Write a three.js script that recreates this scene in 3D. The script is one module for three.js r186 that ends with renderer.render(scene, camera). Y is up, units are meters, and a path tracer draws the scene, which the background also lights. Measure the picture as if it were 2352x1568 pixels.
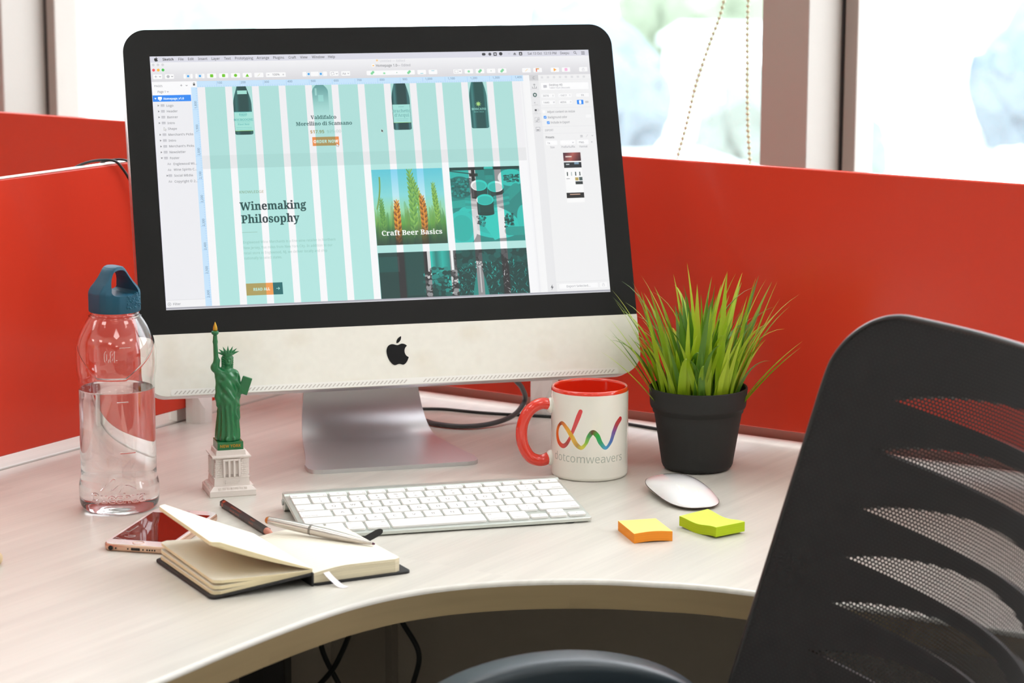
import * as THREE from 'three';
import { mergeGeometries, mergeVertices, toCreasedNormals } from 'three/addons/utils/BufferGeometryUtils.js';
import { RoundedBoxGeometry } from 'three/addons/geometries/RoundedBoxGeometry.js';
import { MarchingCubes } from 'three/addons/objects/MarchingCubes.js';
import { RectAreaLightUniformsLib } from 'three/addons/lights/RectAreaLightUniformsLib.js';
import { FontLoader } from 'three/addons/loaders/FontLoader.js';
import { TextGeometry } from 'three/addons/geometries/TextGeometry.js';
import { Brush, Evaluator, SUBTRACTION } from 'three-bvh-csg';

// ---------------------------------------------------------------- camera, sky, lights, exposure
const D = 0.74;                                   // height of the desk top above the floor
const scene = new THREE.Scene();
const camera = new THREE.PerspectiveCamera(2 * Math.atan(784 / 5800) * 180 / Math.PI, 1.5, 0.05, 2000);
camera.position.set(0, D + 0.6156, 0);
camera.rotation.order = 'YXZ';
camera.rotation.set(-0.1811, 0, 0.0025);
camera.focus = 2.56;
camera.userData.fStop = 9;
scene.add(camera);

const renderer = new THREE.WebGLRenderer({ antialias: true });
renderer.toneMapping = THREE.LinearToneMapping;
renderer.toneMappingExposure = 0.94;
renderer.shadowMap.enabled = true;
RectAreaLightUniformsLib.init();

// bright overcast sky: brightness depends on the elevation alone
{
  const w = 64, h = 64, data = new Float32Array(w * h * 4);
  for (let j = 0; j < h; j++) for (let i = 0; i < w; i++) {
    const el = ((j + 0.5) / h - 0.5) * Math.PI, s = Math.max(0, Math.sin(el));
    const L = 6.5 * (0.85 + 0.35 * s), k = (j * w + i) * 4;
    data[k] = L * 0.975; data[k + 1] = L; data[k + 2] = L * 1.04; data[k + 3] = 1;
  }
  const sky = new THREE.DataTexture(data, w, h, THREE.RGBAFormat, THREE.FloatType);
  sky.mapping = THREE.EquirectangularReflectionMapping;
  sky.magFilter = THREE.LinearFilter; sky.needsUpdate = true;
  scene.background = sky;
}

// ---------------------------------------------------------------- helpers
let seed = 20240;
const rnd = () => { seed = (seed * 1664525 + 1013904223) >>> 0; return seed / 4294967296; };
const rr = (a, b) => a + (b - a) * rnd();
const V2 = (x, y) => new THREE.Vector2(x, y), V3 = (x, y, z) => new THREE.Vector3(x, y, z);
const names = {};
function numbered(n) { names[n] = (names[n] ?? -1) + 1; return names[n] ? n + '_' + String(names[n]).padStart(3, '0') : n; }
function plain(g) { const q = g.index ? g.toNonIndexed() : g.clone(); for (const k of Object.keys(q.attributes)) if (!['position', 'normal', 'uv'].includes(k)) q.deleteAttribute(k); if (!q.attributes.uv) q.setAttribute('uv', new THREE.BufferAttribute(new Float32Array(q.attributes.position.count * 2), 2)); if (!q.attributes.normal) q.computeVertexNormals(); return q; }
function merge(list) { return list.length === 1 ? list[0] : mergeGeometries(list.map(plain)); }
function mesh(name, g, m, parent, top) {
  const o = new THREE.Mesh(Array.isArray(g) ? merge(g) : g, m);
  o.name = top ? numbered(name) : name; o.castShadow = o.receiveShadow = true;
  (parent ?? scene).add(o); return o;
}
function part(name, g, m, parent, label) {            // a named part; alike parts get three-digit numbers within the same parent
  const n = parent.children.filter((c) => c.userData.base === name).length;
  const o = mesh(n ? name + '_' + String(n).padStart(3, '0') : name, g, m, parent);
  o.userData.base = name; if (label) o.userData.label = label; return o;
}
function tag(o, label, category, group) { o.userData.label = label; o.userData.category = category; if (group) o.userData.group = group; return o; }
function thing(name, label, category, x, y, z, turn = 0, group) {
  const o = new THREE.Group(); o.name = numbered(name); o.position.set(x, y, z); o.rotation.y = turn; scene.add(o); return tag(o, label, category, group);
}
function single(name, g, m, label, category, group) { return tag(mesh(name, g, m, scene, true), label, category, group); }
function struct(name, g, m, label) { const o = mesh(name, g, m, scene, true); o.userData.kind = 'structure'; if (label) o.userData.label = label; return o; }
const box = (w, h, d, x = 0, y = 0, z = 0) => new THREE.BoxGeometry(w, h, d).translate(x, y, z);
const rbox = (w, h, d, r, x = 0, y = 0, z = 0, s = 3) => new RoundedBoxGeometry(w, h, d, s, r).translate(x, y, z);
const cyl = (r1, r2, h, x = 0, y = 0, z = 0, n = 40) => new THREE.CylinderGeometry(r1, r2, h, n).translate(x, y, z);
const lathe = (pts, n = 96) => new THREE.LatheGeometry(pts.map((p) => V2(p[0], p[1])), n);
const tube = (pts, r, n = 80, k = 12) => new THREE.TubeGeometry(new THREE.CatmullRomCurve3(pts.map((p) => V3(...p))), n, r, k, false);
function rrect(w, h, r, cx = 0, cy = 0) {
  const s = new THREE.Shape(), x0 = cx - w / 2, x1 = cx + w / 2, y0 = cy - h / 2, y1 = cy + h / 2;
  s.moveTo(x0 + r, y0); s.lineTo(x1 - r, y0); s.absarc(x1 - r, y0 + r, r, -Math.PI / 2, 0); s.lineTo(x1, y1 - r); s.absarc(x1 - r, y1 - r, r, 0, Math.PI / 2);
  s.lineTo(x0 + r, y1); s.absarc(x0 + r, y1 - r, r, Math.PI / 2, Math.PI); s.lineTo(x0, y0 + r); s.absarc(x0 + r, y0 + r, r, Math.PI, 1.5 * Math.PI); return s;
}
const extrude = (s, depth, o = {}) => new THREE.ExtrudeGeometry(s, { depth, bevelEnabled: false, curveSegments: 12, ...o });
// a grid surface f(u, v) -> [x, y, z], u and v in 0..1; uvs are u and v
function grid(f, nu, nv, uvf) {
  const p = [], uv = [], idx = [];
  for (let j = 0; j <= nv; j++) for (let i = 0; i <= nu; i++) { const u = i / nu, v = j / nv; p.push(...f(u, v)); uv.push(...(uvf ? uvf(u, v) : [u, v])); }
  for (let j = 0; j < nv; j++) for (let i = 0; i < nu; i++) { const a = j * (nu + 1) + i, b = a + 1, c = a + nu + 1, d = c + 1; idx.push(a, b, d, a, d, c); }
  const g = new THREE.BufferGeometry(); g.setAttribute('position', new THREE.Float32BufferAttribute(p, 3)); g.setAttribute('uv', new THREE.Float32BufferAttribute(uv, 2)); g.setIndex(idx); g.computeVertexNormals(); return g;
}
function planarUV(g, fx) { const p = g.attributes.position, a = new Float32Array(p.count * 2); for (let i = 0; i < p.count; i++) { const q = fx(p.getX(i), p.getY(i), p.getZ(i)); a[2 * i] = q[0]; a[2 * i + 1] = q[1]; } g.setAttribute('uv', new THREE.BufferAttribute(a, 2)); return g; }
const creased = (g, a = 0.6) => toCreasedNormals(g, a);
// materials
const std = (c, rough = 0.6, o = {}) => new THREE.MeshStandardMaterial({ color: c, roughness: rough, ...o });
const phys = (o) => new THREE.MeshPhysicalMaterial(o);
function canvas(w, h, draw, srgb = true) { const c = document.createElement('canvas'); c.width = w; c.height = h; draw(c.getContext('2d'), w, h); const t = new THREE.CanvasTexture(c); if (srgb) t.colorSpace = THREE.SRGBColorSpace; t.wrapS = t.wrapT = THREE.RepeatWrapping; t.anisotropy = 8; return t; }
// smooth lattice noise, tileable
function noise2(n, sd) { let s = sd; const a = Array.from({ length: n * n }, () => { s = (s * 1103515245 + 12345) >>> 0; return (s >>> 8 & 65535) / 65535; }); return (x, y) => { const i = Math.floor(x), j = Math.floor(y), f = x - i, g = y - j, u = f * f * (3 - 2 * f), v = g * g * (3 - 2 * g), q = (p, r) => a[((r % n + n) % n) * n + (p % n + n) % n]; return (q(i, j) * (1 - u) + q(i + 1, j) * u) * (1 - v) + (q(i, j + 1) * (1 - u) + q(i + 1, j + 1) * u) * v; }; }
function dataTex(w, h, f, srgb) { const d = new Uint8Array(w * h * 4); for (let j = 0; j < h; j++) for (let i = 0; i < w; i++) { const c = f(i / w, j / h), k = (j * w + i) * 4; d[k] = c[0]; d[k + 1] = c[1]; d[k + 2] = c[2]; d[k + 3] = 255; } const t = new THREE.DataTexture(d, w, h); t.magFilter = THREE.LinearFilter; t.minFilter = THREE.LinearMipmapLinearFilter; t.generateMipmaps = true; t.wrapS = t.wrapT = THREE.RepeatWrapping; if (srgb) t.colorSpace = THREE.SRGBColorSpace; t.needsUpdate = true; return t; }

// the office is turned against the camera: room coordinates run along the window wall (a) and away from it into the room (b)
const TH = 0.5747, CX = -0.2206, CZ = -3.0474, ca = Math.cos(TH), sa = Math.sin(TH);
const room = (a, y, b) => [CX + a * ca - b * sa, y, CZ + a * sa + b * ca];
const inRoom = (g) => g.rotateY(-TH).translate(CX, 0, CZ);           // geometry built in room coordinates to the world

// ---------------------------------------------------------------- the setting
const WB = -0.60;                                    // inner plane of the window wall, in room coordinates
const A0 = -4.2, A1 = 4.6, B1 = 5.6, H = 2.75;
const SILL = 0.80, HEAD = 2.55;
const M = {
  wall: std('#e9e6df', 0.9), ceiling: std('#efeeea', 0.95), alu: std('#98948d', 0.5), gap: std('#2a2a2a', 0.8),
  carpet: std('#6d6860', 0.95, { map: dataTex(256, 256, (() => { const n = noise2(64, 7); return (x, y) => { const v = 150 + 60 * n(x * 64, y * 64) + 30 * n(x * 16, y * 16); return [v, v * 0.98, v * 0.94]; }; })(), true) }),
  black: std('#1d1d1e', 0.55), blackSoft: std('#232324', 0.75), white: std('#efece6', 0.45),
};
{
  const fl = inRoom(planarUV(box(A1 - A0 + 0.4, 0.2, B1 - WB + 0.5, (A0 + A1) / 2, -0.1, (WB + B1) / 2), (x, y, z) => [x, z]));
  struct('floor', fl, M.carpet, 'grey office carpet under the desk');
  struct('ceiling', inRoom(box(A1 - A0 + 0.4, 0.2, B1 - WB + 0.5, (A0 + A1) / 2, H + 0.1, (WB + B1) / 2)), M.ceiling);
  struct('wall_left', inRoom(box(0.2, H, B1 - WB, A0 - 0.1, H / 2, (WB + B1) / 2)), M.wall);
  struct('wall_right', inRoom(box(0.2, H, B1 - WB, A1 + 0.1, H / 2, (WB + B1) / 2)), M.wall);
  struct('wall_back', inRoom(box(A1 - A0 + 0.4, H, 0.2, (A0 + A1) / 2, H / 2, B1 + 0.1)), M.wall);
  struct('wall_front', merge([inRoom(box(A1 - A0 + 0.4, SILL, 0.2, (A0 + A1) / 2, SILL / 2, WB - 0.1)), inRoom(box(A1 - A0 + 0.4, H - HEAD, 0.2, (A0 + A1) / 2, (H + HEAD) / 2, WB - 0.1))]), M.wall, 'wall below and above the windows');
  struct('window_sill', inRoom(rbox(A1 - A0, 0.03, 0.16, 0.006, (A0 + A1) / 2, SILL + 0.012, WB - 0.03)), M.alu);
}
// window wall: posts every PITCH metres, each a deep post with a window frame stepped back on its right; panes between
{
  const PITCH = 1.4655, P0 = 0.2717;                  // left edge of the post right of the monitor
  const glass = phys({ color: '#ffffff', roughness: 0.02, transmission: 1, thickness: 0, ior: 1.45, specularIntensity: 0.6 });
  const hh = HEAD - SILL, ym = (HEAD + SILL) / 2;
  let n = 0;
  for (let k = -3; k <= 3; k++) {
    const a = P0 + k * PITCH; if (a < A0 - 0.1 || a > A1 - 0.25) continue;
    n++;
    const post = struct('window_post', inRoom(rbox(0.0701, hh + 0.02, 0.20, 0.002, a + 0.035, ym, WB - 0.1)), M.alu, 'pale metal window post');
    const fr = part('window_frame', inRoom(rbox(0.0195, hh, 0.057, 0.002, a + 0.08435, ym, WB - 0.1 - 0.0285)), M.alu, post);
    part('rubber_seal', inRoom(box(0.0028, hh, 0.02, a + 0.0720, ym, WB - 0.109)), M.gap, post);
    part('frame_rail', inRoom(rbox(PITCH - 0.096, 0.05, 0.05, 0.003, a + 0.095 + (PITCH - 0.096) / 2, SILL + 0.03, WB - 0.14)), M.alu, post);
    part('frame_rail', inRoom(rbox(PITCH - 0.096, 0.05, 0.05, 0.003, a + 0.095 + (PITCH - 0.096) / 2, HEAD - 0.02, WB - 0.14)), M.alu, post);
    const w = struct('window_' + (k + 4), inRoom(box(PITCH - 0.094, hh, 0.006, a + 0.094 + (PITCH - 0.094) / 2, ym, WB - 0.154)), glass, 'clear window pane');
  }
}
// ceiling lamps: recessed panels with a lamp just below the glowing face
{
  const glow = new THREE.MeshStandardMaterial({ color: '#ffffff', roughness: 0.6, emissive: '#fdfdf8', emissiveIntensity: 1.5 });
  const spots = [];
  for (const b of [0.25, 1.95, 3.8]) for (const a of [-2.2, -0.3, 1.6, 3.4]) spots.push([a, b]);
  for (const [a, b] of spots) {
    const p = room(a, H, b), t = thing('ceiling_lamp', 'square white ceiling lamp panel in the office ceiling', 'lamp', p[0], p[1], p[2], -TH, 'ceiling lamps');
    part('frame', merge([box(0.64, 0.03, 0.02, 0, -0.015, 0.31), box(0.64, 0.03, 0.02, 0, -0.015, -0.31), box(0.02, 0.03, 0.6, 0.31, -0.015, 0), box(0.02, 0.03, 0.6, -0.31, -0.015, 0)]), M.white, t);
    part('diffuser', box(0.6, 0.01, 0.6, 0, -0.006, 0), glow, t);
    const l = new THREE.RectAreaLight('#fbfbf6', 5.0, 0.58, 0.58); l.position.set(0, -0.02, 0); l.rotation.x = -Math.PI / 2; t.add(l);
  }
}
// the town below, seen over the partition
{
  const GY = -15;
  const ground = std('#e6e6e0', 0.95);
  struct('ground', box(900, 1, 700, 0, GY - 0.5, -380), ground, 'pale ground far below the windows');
  const walls = ['#f2f0ea', '#e8ecec', '#efe6dd', '#e4eef0', '#f4f4f0'].map((c) => std(c, 0.9)), pane = std('#8d9a9e', 0.5), roofs = [std('#9aa5a6', 0.8), std('#a2a9a3', 0.8), std('#8e9ca1', 0.8)];
  const leaf = ['#6d7c77', '#748170', '#6a7b84'].map((c) => std(c, 0.9));
  const B = [ // x, z, width, depth, height, turn, look
    [-16, -84, 15, 12, 9, 0.3, 'wide white apartment block left of the monitor with rows of windows'],
    [-3, -128, 11, 12, 11.2, 0.1, 'pale grey block whose roof shows just above the monitor'],
    [3.5, -74, 6.5, 8, 7.6, 0.25, 'low white house behind the two bead chain strands'],
    [13, -110, 12, 10, 9.5, -0.15, 'broad white block seen in the right window'],
    [16, -78, 7, 8, 6, 0.3, 'small cream house at the far right window edge'],
    [-28, -140, 14, 14, 12, 0.2, 'tall pale block far off at the left window'],
    [24, -150, 20, 14, 12, 0, 'long pale block farthest off in the right window'],
  ];
  B.forEach(([x, z, w, d, h, t, label], i) => {
    const g = thing('town_building', label, 'building', x, GY, z, t);
    part('wall', box(w, h, d, 0, h / 2, 0), walls[i % walls.length], g);
    part('roof', rbox(w + 0.6, 0.5, d + 0.6, 0.1, 0, h + 0.25, 0, 1), roofs[i % 3], g);
    const nx = Math.max(2, Math.round(w / 3)), ny = Math.max(2, Math.round(h / 3));
    for (let a = 0; a < nx; a++) for (let b = 0; b < ny; b++) part('window', box(1.3, 1.4, 0.12, (a + 0.5) / nx * w - w / 2, (b + 0.55) / ny * h, d / 2 + 0.02), pane, g);
  });
  const crown = (r, s) => { const g = new THREE.IcosahedronGeometry(r, 4), n = noise2(32, s), p = g.attributes.position; for (let i = 0; i < p.count; i++) { const x = p.getX(i) / r, y = p.getY(i) / r, z = p.getZ(i) / r, k = 0.75 + 0.5 * n(x * 4 + 9, y * 4 + z * 3 + 9); p.setXYZ(i, x * r * k, y * r * k, z * r * k); } g.computeVertexNormals(); return g; };
  const T = [[-13, -106, 3.2, 8, 'round green tree beside the wide white block'], [-6, -98, 2.6, 7.5, 'small bluish tree in front of the pale grey block'], [2.4, -99, 3, 8.6, 'round green tree above the monitor'], [9.6, -88, 2.6, 7.6, 'bluish tree right of the bead chain'], [10.5, -135, 4, 9.6, 'green tree at the top left of the right window'], [23, -104, 3.4, 8.4, 'green tree at the top right of the right window'], [13.2, -66, 2.2, 5.4, 'bluish green bush low at the right picture edge'], [4.6, -62, 1.6, 3.6, 'low green bush under the bead chain']];
  T.forEach(([x, z, r, h, label], i) => {
    const g = thing('town_tree', label, 'tree', x, GY, z);
    part('trunk', cyl(0.2, 0.35, h, 0, h / 2, 0, 10), std('#6b5a4a', 0.9), g);
    part('crown', merge([crown(r, i + 3).translate(0, h, 0), crown(r * 0.7, i + 21).translate(r * 0.6, h - r * 0.3, 0.3), crown(r * 0.65, i + 31).translate(-r * 0.6, h - r * 0.2, -0.2)]), leaf[i % 3], g);
  });
}
// bead chain of the window blind: one loop hanging in front of the pane
{
  const plastic = std('#bccbac', 0.5);
  const left = [[0.2952, 2.35, -3.1899], [0.2662, 1.2061, -3.2086], [0.2508, 1.1536, -3.2186], [0.2347, 1.1004, -3.229], [0.2227, 1.044, -3.2368], [0.2126, 1.0012, -3.2433], [0.207, 0.93, -3.246]];
  left[0] = [0.37, 2.45, -3.142];
  const right = [[0.36, 2.45, -3.148], [0.2952, 1.2071, -3.1899], [0.2956, 1.1255, -3.1896], [0.2975, 1.0488, -3.1883], [0.301, 1.0005, -3.1861], [0.303, 0.93, -3.185]];
  const t = thing('bead_chain', 'cream bead chain of the window blind hanging in two strands before the pane', 'chain', 0, 0, 0);
  for (const pts of [left, right]) {
    const c = new THREE.CatmullRomCurve3(pts.map((p) => V3(...p)), false, 'centripetal'), L = c.getLength(), k = Math.round(L / 0.0071), ball = new THREE.SphereGeometry(0.0026, 10, 8), list = [];
    for (let i = 0; i <= k; i++) { const q = c.getPointAt(i / k); list.push(ball.clone().translate(q.x, q.y, q.z)); }
    list.push(new THREE.TubeGeometry(c, 120, 0.0009, 6));
    part('strand', merge(list), plastic, t);
  }
}

// ---------------------------------------------------------------- partitions and desk
const redGlass = phys({ color: '#d63f2b', roughness: 0.16, specularIntensity: 0.55, ior: 1.5 });
{
  const y0 = D + 0.0165, y1 = D + 0.3085, hh = y1 - y0;
  const edge = phys({ color: '#ff8a70', roughness: 0.12, clearcoat: 1 });
  const o = room(0, 0, -0.013), o2 = room(-0.016, 0, 0);
  const t1 = thing('desk_partition', 'long red glass screen along the window side behind the monitor and plant', 'partition', o[0], D, o[2], -TH);
  part('glass_panel', rbox(0.312, hh, 0.010, 0.002, 0.144, (y0 + y1) / 2 - D, -0.006), redGlass, t1);
  part('glass_panel', rbox(1.48, hh, 0.010, 0.002, 1.044, (y0 + y1) / 2 - D, -0.006), redGlass, t1);
  part('glass_panel', rbox(1.6, hh, 0.010, 0.002, -0.816, (y0 + y1) / 2 - D, -0.006), redGlass, t1);
  const t2 = thing('desk_partition', 'short red glass screen at the left behind the water bottle', 'partition', o2[0], D, o2[2], -TH);
  part('glass_panel', rbox(0.010, hh, 1.576, 0.002, -0.006, (y0 + y1) / 2 - D, 0.777), redGlass, t2);
  part('top_edge_highlight', rbox(0.0096, 0.0016, 1.576, 0.0007, -0.006, y1 - D + 0.0006, 0.777), phys({ color: '#f7ece4', roughness: 0.25, clearcoat: 0.5 }), t2, 'pale strip painted as the light caught along the polished top edge');  // pale strip stands in for light caught by the glass edge
  // white clamps that hold the glass above the desk: half-round, the top cut on a slant
  const clampGeo = (front) => { // half round in plan, slant cut
    const pts = [], n = 28, r = 0.0160, L = 0.005, h = 0.075, f = [];
    const s = []; s.push([-r, 0]); s.push([-r, L]); for (let i = 1; i < n; i++) { const a = Math.PI - i / n * Math.PI; s.push([r * Math.cos(a), L + r * Math.sin(a)]); } s.push([r, L]); s.push([r, 0]);
    const top = (x, z) => front ? h - Math.max(0, z) * 2.9 : h;
    const pos = [], idx = []; const m = s.length;
    s.forEach(([x, z]) => { pos.push(x, 0, z, x, top(x, z), z); });
    for (let i = 0; i < m - 1; i++) { const a = 2 * i; idx.push(a, a + 2, a + 3, a, a + 3, a + 1); }
    const c = pos.length / 3; pos.push(0, top(0, 0.01), 0.01);
    const b0 = c + 1; s.forEach(([x, z]) => pos.push(x, top(x, z), z));
    for (let i = 0; i < m - 1; i++) idx.push(c, b0 + i, b0 + i + 1);
    idx.push(0, 1, 2 * m - 1, 0, 2 * m - 1, 2 * m - 2); idx.push(c, b0 + m - 1, b0);
    const g = new THREE.BufferGeometry(); g.setAttribute('position', new THREE.Float32BufferAttribute(pos, 3)); g.setIndex(idx); return creased(g.toNonIndexed(), 0.5);
  };
  const clampM = std('#e9e6e0', 0.35);
  const c1 = room(0.303, D, -0.013), cl1 = thing('glass_clamp', 'white half-round clamp on the long red screen behind the mug', 'clamp', c1[0], D, c1[2], -TH);
  part('front_half', clampGeo(true).translate(0, 0, 0.0005), clampM, cl1);
  part('rear_half', clampGeo(false).scale(1, 0.9, 1).rotateY(Math.PI).translate(0, 0, -0.013), clampM, cl1);
  const c2 = room(-0.016, D, 0.243), cl2 = thing('glass_clamp', 'white half-round clamp on the short red screen behind the green statuette', 'clamp', c2[0], D, c2[2], -TH + Math.PI / 2);
  part('front_half', clampGeo(true).translate(0, 0, 0.0005), clampM, cl2);
  part('rear_half', clampGeo(false).scale(1, 0.9, 1).rotateY(Math.PI).translate(0, 0, -0.013), clampM, cl2);
}
const wood = (() => {
  const n1 = noise2(64, 3), n2 = noise2(64, 11), n3 = noise2(32, 19);
  return dataTex(1024, 1024, (x, y) => { // grain runs along v
    const g = n1(x * 64, y * 4) * 0.5 + n2(x * 256, y * 8) * 0.3 + n3(x * 8, y * 2) * 0.4, v = 0.93 + 0.09 * (g - 0.6);
    return [224 * v, 220 * v, 211 * v];
  }, true);
})();
{
  // corner worktop in room coordinates: two wings with a concave front
  const front = [[1.75, 0.512], [1.0, 0.512], [0.93, 0.5145], [0.857, 0.5223], [0.803, 0.5325], [0.767, 0.5464], [0.731, 0.5617], [0.698, 0.5819], [0.667, 0.6058], [0.639, 0.6342], [0.615, 0.6671], [0.5966, 0.7073], [0.5849, 0.7552], [0.580, 0.81], [0.579, 0.867], [0.580, 0.9256], [0.583, 1.0], [0.583, 1.3], [0.583, 1.62]];
  const cur = new THREE.CatmullRomCurve3(front.map((p) => V3(p[0], 0, p[1])), false, 'centripetal').getPoints(150);
  const s = new THREE.Shape(); const bv = 0.004;
  s.moveTo(-0.026, 0.045); s.lineTo(1.75, 0.045); cur.forEach((p) => s.lineTo(p.x, -p.z)); s.lineTo(-0.026, -1.62);
  s.closePath();
  const top = new THREE.ExtrudeGeometry(s, { depth: 0.026 - 2 * bv, bevelEnabled: true, bevelSize: bv, bevelThickness: bv, bevelSegments: 4, curveSegments: 4, bevelOffset: -bv + 0.0 });
  top.rotateX(-Math.PI / 2); top.translate(0, -0.026 + bv, 0);
  planarUV(top, (x, y, z) => [x / 0.6, z / 0.6 + y]);
  const woodM = std('#ffffff', 0.30, { map: wood });
  const shadedBandM = std('#b8a37e', 0.5, { map: wood });
  const o = room(0, 0, 0), t = thing('desk', 'pale maple corner desk with a concave front edge', 'desk', o[0], 0, o[2], -TH);
  part('worktop', top.translate(0, D, 0), woodM, t);
  const band = grid((u, v) => { const i = Math.round(u * (cur.length - 1)), p = cur[i], q0 = cur[Math.max(0, i - 1)], q1 = cur[Math.min(cur.length - 1, i + 1)], l = Math.hypot(q1.x - q0.x, q1.z - q0.z), e = 0.0004; return [p.x + (q1.z - q0.z) / l * e, D - 0.0042 - v * 0.0220, p.z - (q1.x - q0.x) / l * e]; }, cur.length - 1, 1, (u, v) => [v * 0.035, u * 2.6]);
  part('shaded_edge_band', band, std('#b8a37e', 0.5, { map: wood, side: THREE.DoubleSide }), t);  // darker than the worktop: shade on the front edge put into the colour
  const dark = std('#a89e90', 0.85), metal = std('#2b2b2b', 0.5);
  part('modesty_panel', box(1.68, 0.6, 0.018, 0.86, D - 0.33, 0.05), dark, t);
  part('modesty_panel', box(0.018, 0.6, 1.53, 0.03, D - 0.33, 0.825), dark, t);
  part('leg', box(0.036, D - 0.026, 0.036, 0.1, (D - 0.026) / 2, 0.273), metal, t);
  part('leg', box(0.05, D - 0.026, 0.05, 1.6, (D - 0.026) / 2, 0.12), metal, t);
  part('leg', box(0.05, D - 0.026, 0.05, 0.12, (D - 0.026) / 2, 1.5), metal, t);
  part('upright', box(0.010, D - 0.05, 0.012, 0.134, (D - 0.05) / 2, 0.066), std('#8b8275', 0.7), t);
  part('upright', box(0.012, D - 0.05, 0.012, 0.078, (D - 0.05) / 2, 0.203), std('#4a4741', 0.7), t);
  // the neighbours' worktops beyond the screens
  const n1 = single('neighbour_desk', inRoom(planarUV(rbox(0.65, 0.026, 1.62, 0.003, -0.026 - 0.325 - 0.004, D - 0.013, 0.81 - 0.02), (x, y, z) => [x / 0.6, z / 0.6])), std('#eef0f2', 0.4, { map: wood }), 'pale desk top beyond the short red screen at the left', 'desk');
  single('added_shade_strip', inRoom(merge([box(3.2, 0.05, 0.01, 0.15, D - 0.005, -0.055), box(3.2, 0.006, 0.09, 0.15, D - 0.03, -0.10)])), std('#8d8379', 0.7), 'added grey-brown strip for the backlit shade below the long red screen', 'tray');  // added strip in place of the backlit shade under the screen
  // support legs of the neighbour's desk
  part('leg', inRoom(box(0.05, D - 0.026, 0.05, -0.6, (D - 0.026) / 2, 0.9)), metal, n1); part('leg', inRoom(box(0.05, D - 0.026, 0.05, -0.6, (D - 0.026) / 2, 0.1)), metal, n1);
}

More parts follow.
